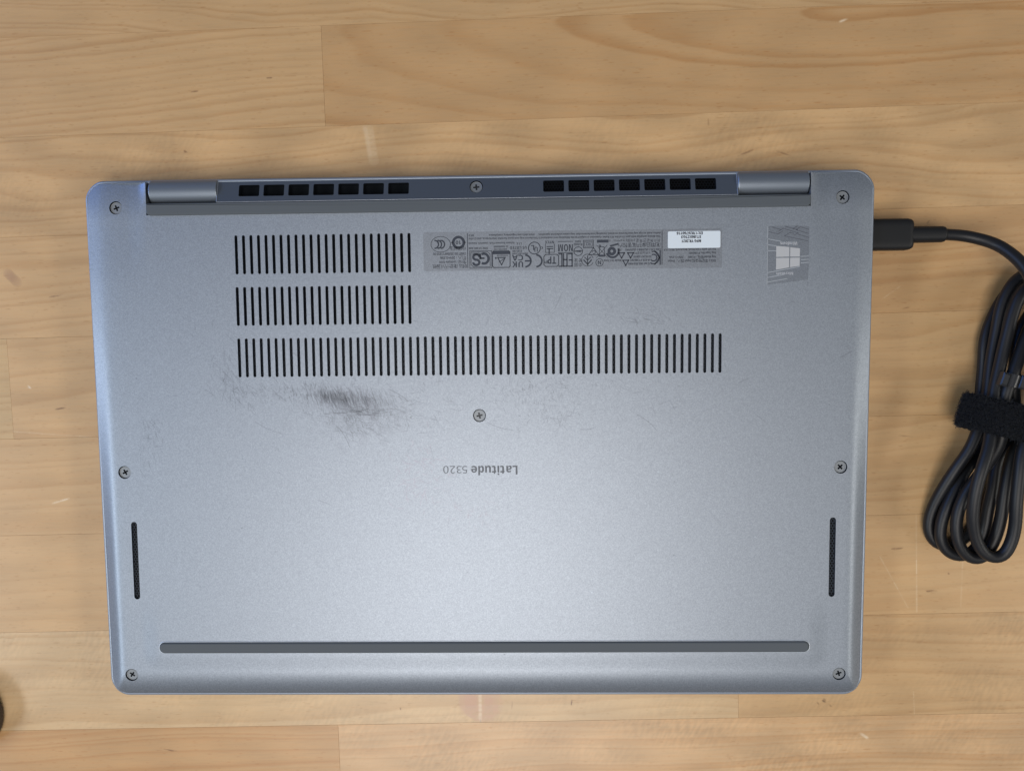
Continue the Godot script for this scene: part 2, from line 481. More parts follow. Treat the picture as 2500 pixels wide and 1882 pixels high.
# a lined opening: walls going down from an outline, and a floor
func pocket(inner: PackedVector2Array, y: float, deep: float, wall_m: Material, floor_m: Material) -> ArrayMesh:
	var m := ArrayMesh.new()
	var b := MB.new()
	var f := MB.new()
	var mid := Vector2.ZERO
	for p in inner:
		mid += p
	mid /= inner.size()
	var k := inner.size()
	var lo := PackedVector3Array()
	for i in k:
		var a := inner[i]
		var c := inner[(i + 1) % k]
		b.flat(V(a.x, y, a.y), V(c.x, y, c.y), V(c.x, y - deep, c.y), V(a.x, y - deep, a.y), Vector3(mid.x - a.x, 0, mid.y - a.y))
		f.tri(V(mid.x, y - deep, mid.y), V(a.x, y - deep, a.y), V(c.x, y - deep, c.y), Vector3.UP, Vector3.UP, Vector3.UP, mid, a, c)
	b.add_to(m, wall_m)
	f.add_to(m, floor_m)
	return m

func grille_mat() -> StandardMaterial3D:
	# punched sheet behind the slots: rows of staggered holes in dark metal, one repeat of 1.155 x 2.0 mm
	var im := Image.create(37, 64, false, Image.FORMAT_RGB8)
	for y in 64:
		for x in 37:
			var d := 99.0
			for c in [Vector2(0, 0), Vector2(0, 64), Vector2(37, 0), Vector2(37, 64), Vector2(18.5, 32)]:
				d = minf(d, c.distance_to(Vector2(x, y)))
			var h := smoothstep(12.5, 15.5, d)
			im.set_pixel(x, y, Color(0.01, 0.015, 0.02).lerp(Color(0.2, 0.235, 0.275), h))
	var m := StandardMaterial3D.new()
	m.albedo_texture = ImageTexture.create_from_image(im)
	m.uv1_scale = Vector3(0.866, 0.5, 1.0)
	m.roughness = 0.6
	m.metallic_specular = 0.3
	return m

func cover_texture() -> ImageTexture:
	var w := 2048
	var h := 1390
	var fn := FastNoiseLite.new()
	fn.seed = 3
	fn.noise_type = FastNoiseLite.TYPE_VALUE
	fn.frequency = 0.6
	fn.fractal_octaves = 2
	var grain := fn.get_image(w, h, false, false, false)
	grain.convert(Image.FORMAT_L8)
	var g := grain.get_data()
	var data := PackedByteArray()
	data.resize(w * h * 3)
	var j := 0
	for i in g.size():
		var v := 205 + (g[i] - 128) / 6
		data[j] = v
		data[j + 1] = v
		data[j + 2] = v
		j += 3
	var im := Image.create_from_data(w, h, false, Image.FORMAT_RGB8, data)
	var dk := Color(0.34, 0.33, 0.33)
	# rubbed patch: dense short hairline scratches, [centre x, z, spread x, z, count, angle, angle spread, length, strength]
	for k in 260:
		# soft rubbed-in dirt under the scratches
		var x := -52.5 + rng.randfn() * 9.0
		var z := -18.5 + rng.randfn() * 2.2 + (x + 52.5) * 0.12
		if k > 150:
			x = -47.0 + rng.randfn() * 8.5
			z = -12.0 + rng.randfn() * 4.5
		var px := Vector2((x + 152.85), (z + 103.75)) * 2048.0 / 305.7
		line(im, px.x, px.y, px.x + 8.0, px.y + 14.0, rng.randf_range(8.0, 20.0), Color(0.48, 0.46, 0.47), rng.randf_range(0.008, 0.026))
	for s in [[-53.5, -19.4, 8.5, 1.7, 380, 1.22, 0.13, 3.4, 0.12], [-58.5, -20.2, 4.0, 1.2, 130, 1.25, 0.12, 2.4, 0.17], [-50.0, -15.0, 8.5, 3.0, 280, 1.15, 0.28, 3.0, 0.10], [-48.0, -12.6, 6.0, 0.8, 90, 0.06, 0.14, 4.0, 0.15], [-47.0, -9.5, 7.0, 3.6, 200, 0.9, 0.6, 2.6, 0.11], [-42.0, -12.0, 12.0, 5.0, 130, 0.35, 0.5, 3.0, 0.10],
			[-98.5, -29.0, 3.2, 5.5, 70, 1.1, 0.4, 5.0, 0.13], [-93.0, -21.0, 8.0, 3.5, 40, 1.0, 0.4, 4.5, 0.14], [-76.0, -20.5, 8.0, 1.6, 70, 1.2, 0.6, 1.6, 0.14], [-60.0, -23.5, 14.0, 1.5, 60, 1.35, 0.3, 3.0, 0.15],
			[32.0, -22.5, 10.0, 2.5, 110, 1.3, 0.7, 1.8, 0.09], [20.0, -20.0, 8.0, 3.0, 70, 1.3, 0.6, 2.5, 0.13], [31.0, -11.0, 5.0, 3.0, 60, 1.3, 0.9, 2.2, 0.13], [61.0, -49.5, 7.0, 2.6, 34, 0.5, 0.8, 2.0, 0.12], [66.0, -48.0, 5.0, 1.6, 26, 0.3, 0.25, 2.4, 0.16],
			[-131.0, -4.0, 2.5, 6.0, 44, 1.1, 0.5, 3.2, 0.15], [70.0, -21.0, 12.0, 6.0, 24, 0.4, 0.8, 3.5, 0.12], [0.0, 0.0, 80.0, 40.0, 190, 0.9, 1.6, 2.2, 0.08], [10.0, -52.0, 70.0, 6.0, 50, 1.2, 0.9, 2.8, 0.10], [-25.0, -13.0, 10.0, 5.0, 60, 0.35, 0.6, 3.2, 0.13]]:
		for k in s[4]:
			var x: float = s[0] + rng.randfn() * s[2]
			var z: float = s[1] + rng.randfn() * s[3]
			var a: float = s[5] + rng.randfn() * s[6]
			var l: float = s[7] * rng.randf_range(0.35, 1.3)
			scratch(im, x, z, a, l, rng.randfn() * 0.25, dk, s[8] * rng.randf_range(0.4, 1.4))
	# a few long curved hairlines
	for s in [[-55.0, -6.5, 0.95, 9.0, 0.35, 0.35], [-88.0, -9.0, 0.55, 12.0, -0.3, 0.2], [-35.0, -21.5, 0.45, 9.0, 0.3, 0.35], [-42.0, -22.0, 1.2, 5.0, 0.1, 0.3], [62.0, -10.5, 0.5, 10.0, 0.5, 0.3], [3.5, -8.0, 0.45, 11.0, -0.4, 0.25], [33.0, -58.0, 2.0, 7.0, 0.0, 0.22], [40.0, -5.0, 0.1, 5.0, -0.5, 0.3], [101.0, -22.5, -0.5, 4.5, 0.2, 0.25], [140.0, -32.0, -0.5, 5.0, 0.0, 0.3], [-65.0, 22.0, 0.3, 7.0, 0.2, 0.16], [-20.0, 0.0, 1.1, 8.0, 0.5, 0.14], [108.0, -10.0, 0.6, 5.0, 0.2, 0.2], [-72.0, -36.0, 0.7, 3.0, 0.0, 0.25]]:
		scratch(im, s[0], s[1], s[2], s[3], s[4], dk, s[5])
	# faint reddish rub marks round the lettering
	for k in 70:
		scratch(im, -23.0 + rng.randfn() * 6.0, 12.0 + rng.randfn() * 7.0, rng.randf() * 3.0, rng.randf_range(1.0, 4.0), rng.randfn() * 0.6, Color(0.80, 0.66, 0.68), 0.22)
	for k in 26:
		scratch(im, 0.0 + rng.randfn() * 5.0, 28.0 + rng.randfn() * 3.0, rng.randf() * 3.0, rng.randf_range(1.0, 3.0), 0.3, Color(0.78, 0.68, 0.68), 0.2)
	# specks
	for k in 60:
		var x := rng.randf() * w
		var y := rng.randf() * h
		line(im, x, y, x + rng.randf_range(0.5, 3.0), y + rng.randf_range(-2.0, 2.0), 1.3, dk, rng.randf_range(0.15, 0.5))
	# grains of dust
	for p in [[-150.2, 51.0], [-84.0, -55.0], [44.0, 60.0], [108.0, 38.0], [-20.0, 66.0], [70.0, 12.0], [-110.0, 40.0], [5.0, -84.5]]:
		var q := Vector2((p[0] + 152.85), (p[1] + 103.75)) * 2048.0 / 305.7
		line(im, q.x, q.y, q.x + 1.0, q.y, 2.2, Color(0.95, 0.96, 0.98), 0.8)
	return ImageTexture.create_from_image(im)

func scratch(im: Image, x: float, z: float, a: float, l: float, bend: float, color: Color, strength: float) -> void:
	var ppm := 2048.0 / 305.7
	var p := Vector2((x + 152.85) * ppm, (z + 103.75) * ppm)
	var k := 4
	for i in k:
		var q := p + Vector2(cos(a), sin(a)) * l * ppm / k
		line(im, p.x, p.y, q.x, q.y, 1.25, color, clampf(strength, 0.0, 0.9))
		p = q
		a += bend / k

func laptop() -> void:
	var o := thing("laptop", "closed grey laptop lying upside down on the table, vents and screws showing", "laptop")
	body = mat(Color(0.485, 0.54, 0.615), 0.485, 0.85, 0.5)
	body.albedo_texture = cover_texture()
	var shell_m := mat(Color(0.30, 0.345, 0.41), 0.45, 0.55, 0.5)
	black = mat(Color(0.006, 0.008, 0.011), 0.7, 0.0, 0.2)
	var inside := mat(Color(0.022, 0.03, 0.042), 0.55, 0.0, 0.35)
	var rubber := mat(Color(0.085, 0.097, 0.108), 0.7, 0.0, 0.4)
	var plastic := mat(Color(0.075, 0.092, 0.122), 0.42, 0.35)
	ink = mat(Color(0.05, 0.057, 0.072), 0.6, 0.0, 0.3)
	var grille := grille_mat()

	# lid, on the table
	var b := MB.new()
	var oo := rounded(-152.6, -104.3, 152.6, 103.5, 7.4, 7.7, 12)
	b.loft([ring_at(oo, 0.9, 0.0), ring_at(oo, 0.3, 0.4), ring_at(oo, 0.0, 1.4), ring_at(oo, 0.0, 5.2), ring_at(oo, 0.3, 5.7)])
	b.cap(ring_at(oo, 0.9, 0.0), Vector3.DOWN)
	b.cap(ring_at(oo, 0.3, 5.7), Vector3.UP)
	part("lid", b.mesh(shell_m), o)

	# base shell: the rim all round, its lip following the cover's edge
	b = MB.new()
	var so := rounded(-152.85, -103.75, 152.85, 103.75, 7.5, 7.8, 12)
	var rows := []
	for lv in [[0.5, 6.1, 0.0], [0.1, 6.5, 0.0], [0.0, 7.2, 0.0], [0.0, -1.6, 1.0], [0.12, -0.9, 1.0], [0.45, -0.42, 1.0], [0.9, -0.3, 1.0], [1.35, -0.3, 1.0], [1.5, -1.4, 1.0]]:
		var ring := ring_at(so, lv[0], lv[1])
		for i in ring.size():
			var p: Vector3 = ring[i]
			if lv[2] > 0.0:
				var rim := cover_y(clampf(p.x, -151.4, 151.4), clampf(p.z, -102.3, 102.3))
				if p.z < -95.0 and absf(p.x) < 127.6:
					rim = 9.0
				p.y = rim + lv[1]
			ring[i] = p
		rows.append(ring)
	b.loft(rows)
	part("base_shell", b.mesh(shell_m), o)

	# bottom cover
	var cover := bottom_cover(o, inside, grille)

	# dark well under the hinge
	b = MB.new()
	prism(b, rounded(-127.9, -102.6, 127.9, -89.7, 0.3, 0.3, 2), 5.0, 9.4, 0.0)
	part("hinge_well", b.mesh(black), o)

	# hinge covers
	for s in [[-127.0, -100.25], [100.25, 127.3]]:
		b = MB.new()
		var rings := []
		for e in [[s[0], 4.3], [s[0] + 0.2, 4.75], [s[0] + 0.7, 4.95], [s[1] - 0.3, 4.95], [s[1] - 0.1, 4.9], [s[1], 4.75]]:
			var ring := PackedVector3Array()
			for k in 48:
				var a := TAU * k / 48
				ring.append(V(e[0], 11.15 + e[1] * cos(a), -99.15 + e[1] * sin(a)))
			rings.append(ring)
		b.loft(rings, -1.0)
		b.cap(rings[0], Vector3.LEFT)
		b.cap(rings[-1], Vector3.RIGHT)
		part("hinge_cover", b.mesh(mat(Color(0.20, 0.23, 0.27), 0.38, 0.6)), o)

	vent_panel(o, plastic, grille)

	# rubber feet: long bars
	b = MB.new()
	prism(b, rounded(-127.55, -94.15, 127.6, -89.55, 0.4, 1.6, 5), 13.0, YF + 0.75, 0.55)
	part("rubber_foot", b.mesh(rubber), o, "straight dark rubber foot along the hinge side")
	b = MB.new()
	prism(b, rounded(-129.9, 79.75, 129.9, 84.3, 2.27, 2.27, 10), 13.5, YF + 0.75, 1.0)
	part("rubber_foot", b.mesh(rubber), o, "round-ended dark rubber foot along the front side")
	# bright metal edge round the front foot
	b = MB.new()
	var fo := rounded(-130.15, 79.5, 130.15, 84.55, 2.52, 2.52, 10)
	b.loft([ring_at(fo, -0.1, YF - 0.1), ring_at(fo, 0.0, YF + 0.1), ring_at(fo, 0.15, YF + 0.2), ring_at(fo, 0.32, YF + 0.1), ring_at(fo, 0.4, YF - 0.3)])
	part("foot_surround", b.mesh(mat(Color(0.52, 0.57, 0.63), 0.45, 0.6)), o)

	# screws
	var sm := screw_mesh()
	for p in [[-139.9, -92.85, 0.35], [140.0, -92.95, 0.9], [-140.9, 10.7, 0.5], [140.9, 10.6, 0.75], [-142.0, 93.55, 0.95], [142.0, 93.55, 0.35], [0.45, -10.73, 0.22]]:
		var sc := part("screw", sm, o)
		var nn := cover_n(p[0], p[1])
		var base := Basis(Quaternion(Vector3.UP, nn)) * Basis(Vector3.UP, p[2])
		sc.transform = Transform3D(base, (cover_p(p[0], p[1]) - nn * (0.28 if p[1] == -10.73 else 0.45)) * S)
	var sv := part("screw", sm, o)
	var pn := panel_n()
	sv.transform = Transform3D(Basis(Quaternion(Vector3.UP, pn)) * Basis(Vector3.UP, 0.1), (panel_p(0.35, panel_s(-99.0)) - pn * 0.35) * S)

	regulatory_label(o)
	service_label(o)
	logo_sticker(o)

	# engraved model name
	var st := SurfaceTool.new()
	st.begin(Mesh.PRIMITIVE_TRIANGLES)
	var lf := Transform3D(Basis(Vector3(-1, 0, 0), Vector3(0, 0, 1), Vector3(0, 1, 0)), V(15.1, YF + 0.03, 9.0) * S)
	text(st, "Latitude", lf, 0.0, 0.0, 18.2, 3.55, true)
	text(st, "5320", lf, 19.8, 0.0, 29.2, 2.9, false)
	var lm := mat(Color(0.115, 0.125, 0.14), 0.55, 0.2)
	var tm := st.commit()
	tm.surface_set_material(0, lm)
	part("model_lettering", tm, o)

const SCREWS := [[-139.9, -92.85], [140.0, -92.95], [-140.9, 10.7], [140.9, 10.6], [-142.0, 93.55], [142.0, 93.55], [0.45, -10.73]]
const SLOT_ROWS := [[-93.08, 24, -81.58, -66.66], [-93.3, 24, -61.7, -46.75], [-93.33, 65, -41.75, -26.65]]
const PITCH := 2.9245

func bottom_cover(o: Node3D, inside: Material, grille: Material) -> Node3D:
	var b := MB.new()
	var blocks: Array[Rect2] = []
	var xl := {}
	var zl := {}
	for k in 123:
		xl[snappedf(-151.4 + 302.8 * k / 122.0, 0.001)] = true
	for k in 84:
		zl[snappedf(-102.35 + 204.75 * k / 83.0, 0.001)] = true
	for k in 14:
		for e in [0.35, 0.9]:
			xl[snappedf(151.4 - k * e, 0.001)] = true
			xl[snappedf(-151.4 + k * e, 0.001)] = true
			zl[snappedf(102.4 - k * e, 0.001)] = true
		zl[snappedf(-102.35 + k * 0.55, 0.001)] = true
	for k in 16:
		zl[snappedf(84.4 + k * 0.5, 0.001)] = true
	# openings
	for s in SLOT_ROWS:
		blocks.append(Rect2(s[0] - PITCH / 2, s[2] - 0.8, PITCH * s[1], s[3] - s[2] + 1.6))
	for s in SCREWS:
		blocks.append(Rect2(s[0] - 3.6, s[1] - 3.6, 7.2, 7.2))
		for k in 5:
			xl[snappedf(s[0] - 3.6 + 1.8 * k, 0.001)] = true
			zl[snappedf(s[1] - 3.6 + 1.8 * k, 0.001)] = true
	var speakers := [[-138.05, 30.6, 62.1], [138.25, 30.4, 62.1]]
	for s in speakers:
		blocks.append(Rect2(s[0] - 2.2, s[1] - 1.5, 4.4, s[2] - s[1] + 3.0))
	blocks.append(Rect2(-127.75, -110.0, 255.5, 110.0 - 89.75))    # the hinge bay
	for r in blocks:
		for x in [r.position.x, r.end.x]:
			xl[snappedf(x, 0.001)] = true
		for z in [r.position.y, r.end.y]:
			if z > -102.0:
				zl[snappedf(z, 0.001)] = true
	var xs := xl.keys()
	var zs := zl.keys()
	xs.sort()
	zs.sort()
	var limit := func(z: float) -> float:
		var rr := 6.15
		var rf := 6.45
		if z < -102.35 + rr:
			return 151.4 - rr + sqrt(maxf(0.0, rr * rr - pow(-102.35 + rr - z, 2.0)))
		if z > 102.4 - rf:
			return 151.4 - rf + sqrt(maxf(0.0, rf * rf - pow(z - 102.4 + rf, 2.0)))
		return 151.4
	for iz in zs.size() - 1:
		var z0: float = zs[iz]
		var z1: float = zs[iz + 1]
		if z1 - z0 < 0.002:
			continue
		var l0: float = limit.call(z0)
		var l1: float = limit.call(z1)
		for ix in xs.size() - 1:
			var x0: float = xs[ix]
			var x1: float = xs[ix + 1]
			var mid := Vector2((x0 + x1) / 2, (z0 + z1) / 2)
			var skip := false
			for r in blocks:
				if r.has_point(mid):
					skip = true
					break
			if skip:
				continue
			cover_quad(b, Vector2(clampf(x0, -l0, l0), z0), Vector2(clampf(x1, -l0, l0), z0), Vector2(clampf(x1, -l1, l1), z1), Vector2(clampf(x0, -l1, l1), z1))
		# skirt down to the shell
		for s in [-1.0, 1.0]:
			var p0 := cover_p(s * l0, z0)
			var p1 := cover_p(s * l1, z1)
			b.flat(p0, p1, p1 - V(0, 1.2, 0), p0 - V(0, 1.2, 0), Vector3(s, 0, 0.01))
	var le: float = limit.call(102.4)
	b.flat(cover_p(-le, 102.4), cover_p(le, 102.4), cover_p(le, 102.4) - V(0, 1.2, 0), cover_p(-le, 102.4) - V(0, 1.2, 0), Vector3(0, 0, 1))
	for s in [-1.0, 1.0]:
		var lr: float = limit.call(-102.35)
		b.flat(cover_p(s * 127.75, -102.35), cover_p(s * lr, -102.35), cover_p(s * lr, -102.35) - V(0, 1.2, 0), cover_p(s * 127.75, -102.35) - V(0, 7, 0), Vector3(0, 0, -1))
		# walls of the hinge bay
		b.flat(cover_p(s * 127.75, -102.35), cover_p(s * 127.75, -89.75), cover_p(s * 127.75, -89.75) - V(0, 8, 0), cover_p(s * 127.75, -102.35) - V(0, 8, 0), Vector3(-s, 0, 0))
	b.flat(V(-127.75, YF, -89.75), V(127.75, YF, -89.75), V(127.75, YF - 3, -89.75), V(-127.75, YF - 3, -89.75), Vector3(0, 0, -1))
	# slots
	var pockets := []
	for row in SLOT_ROWS.size():
		var s: Array = SLOT_ROWS[row]
		for k in s[1]:
			var cx: float = s[0] + PITCH * k
			var c := slot_cell(cx, s[2] - 0.05, s[3] + 0.05, PITCH / 2, 0.58, s[2] - 0.8, s[3] + 0.8)
			ring_fill(b, c)
			pockets.append([cx, row])
	for s in speakers:
		ring_fill(b, slot_cell(s[0], s[1], s[2], 2.2, 1.2, s[1] - 1.5, s[2] + 1.5))
	# screw holes
	for s in SCREWS:
		var outer := PackedVector2Array()
		for x in xs:
			if x > s[0] - 3.61 and x < s[0] + 3.59:
				outer.append(Vector2(x, s[1] - 3.6))
		for z in zs:
			if z > s[1] - 3.61 and z < s[1] + 3.59:
				outer.append(Vector2(s[0] + 3.6, z))
		var back_x := xs.duplicate()
		back_x.reverse()
		var back_z := zs.duplicate()
		back_z.reverse()
		for x in back_x:
			if x > s[0] - 3.59 and x < s[0] + 3.61:
				outer.append(Vector2(x, s[1] + 3.6))
		for z in back_z:
			if z > s[1] - 3.59 and z < s[1] + 3.61:
				outer.append(Vector2(s[0] - 3.6, z))
		var inner := PackedVector2Array()
		for p in outer:
			inner.append(Vector2(s[0], s[1]) + (p - Vector2(s[0], s[1])).normalized() * 2.55)
		ring_fill(b, [outer, inner])
	var cover := part("bottom_cover", b.mesh(body), o)
	# linings of the slots
	var made := []
	for row in SLOT_ROWS.size():
		var s: Array = SLOT_ROWS[row]
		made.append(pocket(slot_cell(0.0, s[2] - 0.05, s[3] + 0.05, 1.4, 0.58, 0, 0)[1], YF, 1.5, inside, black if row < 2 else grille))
	for p in pockets:
		var q := part("vent_slot", made[p[1]], cover)
		q.position = Vector3(p[0], 0, 0) * S
	for s in speakers:
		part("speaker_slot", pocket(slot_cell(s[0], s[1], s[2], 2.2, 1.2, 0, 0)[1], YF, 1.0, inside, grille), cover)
	var hole := PackedVector2Array()
	for k in 28:
		hole.append(Vector2(cos(TAU * k / 28), sin(TAU * k / 28)) * 2.55)
	var cup := pocket(hole, 0.0, 1.2, inside, black)
	for s in SCREWS:
		var q := part("screw_hole", cup, cover)
		var nn := cover_n(s[0], s[1])
		q.transform = Transform3D(Basis(Quaternion(Vector3.UP, nn)), cover_p(s[0], s[1]) * S)
	return cover

func ring_fill(b: MB, c: Array) -> void:
	var k: int = c[0].size()
	for i in k:
		var j := (i + 1) % k
		cover_quad(b, c[0][i], c[0][j], c[1][j], c[1][i])

func screw_mesh() -> ArrayMesh:
	# flat head with a raised rounded edge and a cross recess, top at y = 0
	var m := ArrayMesh.new()
	var b := MB.new()
	var d := MB.new()
	var k := 64
	var inner := PackedVector3Array()
	var prof := []
	for e in [[2.1, -0.12], [2.22, -0.03], [2.3, -0.12], [2.32, -0.6]]:
		var ring := PackedVector3Array()
		for i in k:
			var a := TAU * i / k
			ring.append(V(e[0] * cos(a), e[1], e[0] * sin(a)))
		prof.append(ring)
	for i in k:
		var a := TAU * i / k
		# cross outline: bars 0.62 wide, 2.3 long, seen from the middle
		var ca := absf(cos(a))
		var sa := absf(sin(a))
		var r := minf(1.2 / maxf(ca, sa), 0.33 / maxf(minf(ca, sa), 0.001))
		inner.append(V(r * cos(a), -0.12, r * sin(a)))
	b.loft(prof)
	for i in k:
		var j := (i + 1) % k
		b.quad(prof[0][i], prof[0][j], inner[j], inner[i], Vector3.UP, Vector3.UP, Vector3.UP, Vector3.UP)
		d.flat(inner[i], inner[j], inner[j] - V(0, 0.7, 0), inner[i] - V(0, 0.7, 0), -inner[i])
		d.tri(V(0, -0.82, 0), inner[i] - V(0, 0.7, 0), inner[j] - V(0, 0.7, 0), Vector3.UP, Vector3.UP, Vector3.UP)
	b.add_to(m, mat(Color(0.24, 0.26, 0.28), 0.5, 0.5))
	d.add_to(m, mat(Color(0.05, 0.055, 0.065), 0.45, 0.4))
	return m

# sloping strip with the exhaust openings between the hinges; s runs up the slope
const PA := Vector2(-102.7, 13.9)     # z, y of its rear edge
const PB := Vector2(-94.25, 16.2)     # and of its upper edge
func panel_p(x: float, s: float) -> Vector3:
	var q := PA.lerp(PB, s)
	return Vector3(x, q.y, q.x)
func panel_n() -> Vector3:
	return Vector3(0, PB.x - PA.x, -(PB.y - PA.y)).normalized()
func panel_s(z: float) -> float:
	return (z - PA.x) / (PB.x - PA.x)

func vent_panel(o: Node3D, m: Material, grille: Material) -> void:
	var b := MB.new()
	var n := panel_n()
	var slab := func(x0: float, x1: float) -> void:
		b.quad(panel_p(x0, 0), panel_p(x1, 0), panel_p(x1, 1), panel_p(x0, 1), n, n, n, n)
	var holes := []
	var s0 := panel_s(-101.05)
	var s1 := panel_s(-96.55)
	var pitch := 9.675
	for start in [-91.6, 26.2]:
		for k in 7:
			holes.append(start + pitch * k + 3.88)
	slab.call(-100.2, holes[0] - pitch / 2)
	slab.call(holes[6] + pitch / 2, -3.6)
	slab.call(4.3, holes[7] - pitch / 2)
	slab.call(holes[13] + pitch / 2, 100.2)
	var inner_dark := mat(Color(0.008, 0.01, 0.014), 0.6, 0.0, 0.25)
	var openings := []
	for cx in holes:
		# rounded rectangle, with matching points on the cell's edge
		var r := rounded(cx - 4.0, s0 * 8.757, cx + 4.0, s1 * 8.757, 0.5, 0.5, 4)
		var inner := PackedVector3Array()
		var outer := PackedVector3Array()
		for i in r[0].size():
			var p: Vector2 = r[0][i]
			inner.append(panel_p(p.x, p.y / 8.757))
			var q := Vector2(cx - pitch / 2 if p.x < cx else cx + pitch / 2, 0.0 if p.y < (s0 + s1) * 4.379 else 1.0)
			outer.append(panel_p(q.x, q.y))
		for i in inner.size():
			var j := (i + 1) % inner.size()
			b.quad(outer[i], outer[j], inner[j], inner[i], n, n, n, n)
		openings.append(inner)
	# round hole for the middle screw
	var pts := []
	for k in 48:
		var a := TAU * k / 48
		var c := Vector2(cos(a), sin(a))
		var mid := panel_s(-99.0) * 8.757
		var t := INF
		if c.x > 0.001: t = minf(t, 3.95 / c.x)
		if c.x < -0.001: t = minf(t, -3.95 / c.x)
		if c.y > 0.001: t = minf(t, (8.757 - mid) / c.y)
		if c.y < -0.001: t = minf(t, -mid / c.y)
		pts.append([panel_p(0.35 + c.x * t, (mid + c.y * t) / 8.757), panel_p(0.35 + c.x * 2.55, (mid + c.y * 2.55) / 8.757)])
	var hole_ring := PackedVector3Array()
	for k in 48:
		var j := (k + 1) % 48
		b.quad(pts[k][0], pts[j][0], pts[j][1], pts[k][1], n, n, n, n)
		hole_ring.append(pts[k][1])
	# corners of the screw's cell, left over by the rays
	for sx in [-1.0, 1.0]:
		for e in [0.0, 1.0]:
			var cc := panel_p(0.35 + sx * 3.95, e)
			var best: Array = []
			for k in 48:
				var p: Vector3 = pts[k][0]
				best.append([p.distance_to(cc), p])
			best.sort_custom(func(a, c): return a[0] < c[0])
			b.tri(cc, best[0][1], best[1][1], n, n, n)
	# rounded rear edge and the spine behind it
	var rear := []
	for e in [[-100.2], [100.2]]:
		var ring := PackedVector3Array()
		for k in 7:
			var a := PI / 2 * k / 6
			ring.append(V(e[0], 12.3 + 0.9 * cos(a), -103.1 - 0.85 * sin(a)))
		ring.append(V(e[0], 5.8, -103.95))
		rear.append(ring)
	b.loft(rear, -1.0, false)
	b.flat(V(-100.2, 13.2, -103.1), V(100.2, 13.2, -103.1), V(100.2, 13.2, -102.7), V(-100.2, 13.2, -102.7), Vector3.UP)
	b.flat(V(-100.2, 13.2, -102.7), V(100.2, 13.2, -102.7), panel_p(100.2, 0), panel_p(-100.2, 0), Vector3(0, 0, -1))
	for x in [-100.2, 100.2]:
		b.flat(panel_p(x, 0), panel_p(x, 1), V(x, 8, -94.25), V(x, 8, -102.7), Vector3(x, 0, 0))
	b.flat(panel_p(-100.2, 1), panel_p(100.2, 1), panel_p(100.2, 1) - V(0, 3, -0.2), panel_p(-100.2, 1) - V(0, 3, -0.2), Vector3(0, 0, 1))
	var p := part("vent_panel", b.mesh(m), o)
	# bright lower edge
	var eb := MB.new()
	var er := []
	for x in [-100.2, 100.2]:
		var ring := PackedVector3Array()
		for k in 7:
			var a := -PI / 3 + PI * 1.1 * k / 6
			ring.append(panel_p(x, 0.985) + Vector3(0, cos(a) * 0.16, sin(a) * 0.16))
		er.append(ring)
	eb.loft(er, -1.0, false)
	for x in [-100.1, 100.1]:
		tube(eb, PackedVector3Array([panel_p(x, -0.02) + V(0, 0.02, 0), panel_p(x, 0.5) + V(0, 0.05, 0), panel_p(x, 0.99) + V(0, 0.02, 0)]), 0.17, 8)
	part("panel_edge", eb.mesh(mat(Color(0.30, 0.33, 0.38), 0.35, 0.6)), p)
	for i in openings.size():
		var m2 := ArrayMesh.new()
		var w := MB.new()
		var f := MB.new()
		var ring: PackedVector3Array = openings[i]
		var mid := Vector3.ZERO
		for q in ring:
			mid += q
		mid /= ring.size()
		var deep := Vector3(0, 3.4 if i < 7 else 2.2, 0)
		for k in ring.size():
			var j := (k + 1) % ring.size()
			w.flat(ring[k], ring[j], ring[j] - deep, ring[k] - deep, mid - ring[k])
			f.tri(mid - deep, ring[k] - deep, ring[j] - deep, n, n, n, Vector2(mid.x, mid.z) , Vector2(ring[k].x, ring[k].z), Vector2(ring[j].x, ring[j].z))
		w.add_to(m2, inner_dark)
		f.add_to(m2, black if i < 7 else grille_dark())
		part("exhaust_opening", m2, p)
	var cup := ArrayMesh.new()
	var cw := MB.new()
	var cf := MB.new()
	for k in 48:
		var j := (k + 1) % 48
		cw.flat(hole_ring[k], hole_ring[j], hole_ring[j] - n * 1.2, hole_ring[k] - n * 1.2, panel_p(0.35, panel_s(-99.0)) - hole_ring[k])
		cf.tri(panel_p(0.35, panel_s(-99.0)) - n * 1.2, hole_ring[k] - n * 1.2, hole_ring[j] - n * 1.2, n, n, n)
	cw.add_to(cup, black)
	cf.add_to(cup, black)
	part("screw_hole", cup, p)

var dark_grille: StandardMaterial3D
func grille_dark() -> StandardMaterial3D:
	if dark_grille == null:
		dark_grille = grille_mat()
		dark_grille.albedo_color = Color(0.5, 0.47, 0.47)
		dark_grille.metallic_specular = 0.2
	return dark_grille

# ------------------------------------------------------------------ print
var fonts := {}
func font(bold: bool) -> Font:
	if not fonts.has(bold):
		var f := SystemFont.new()
		f.font_names = PackedStringArray(["Droid Sans"])
		f.font_weight = 700 if bold else 400
		fonts[bold] = f
	return fonts[bold]

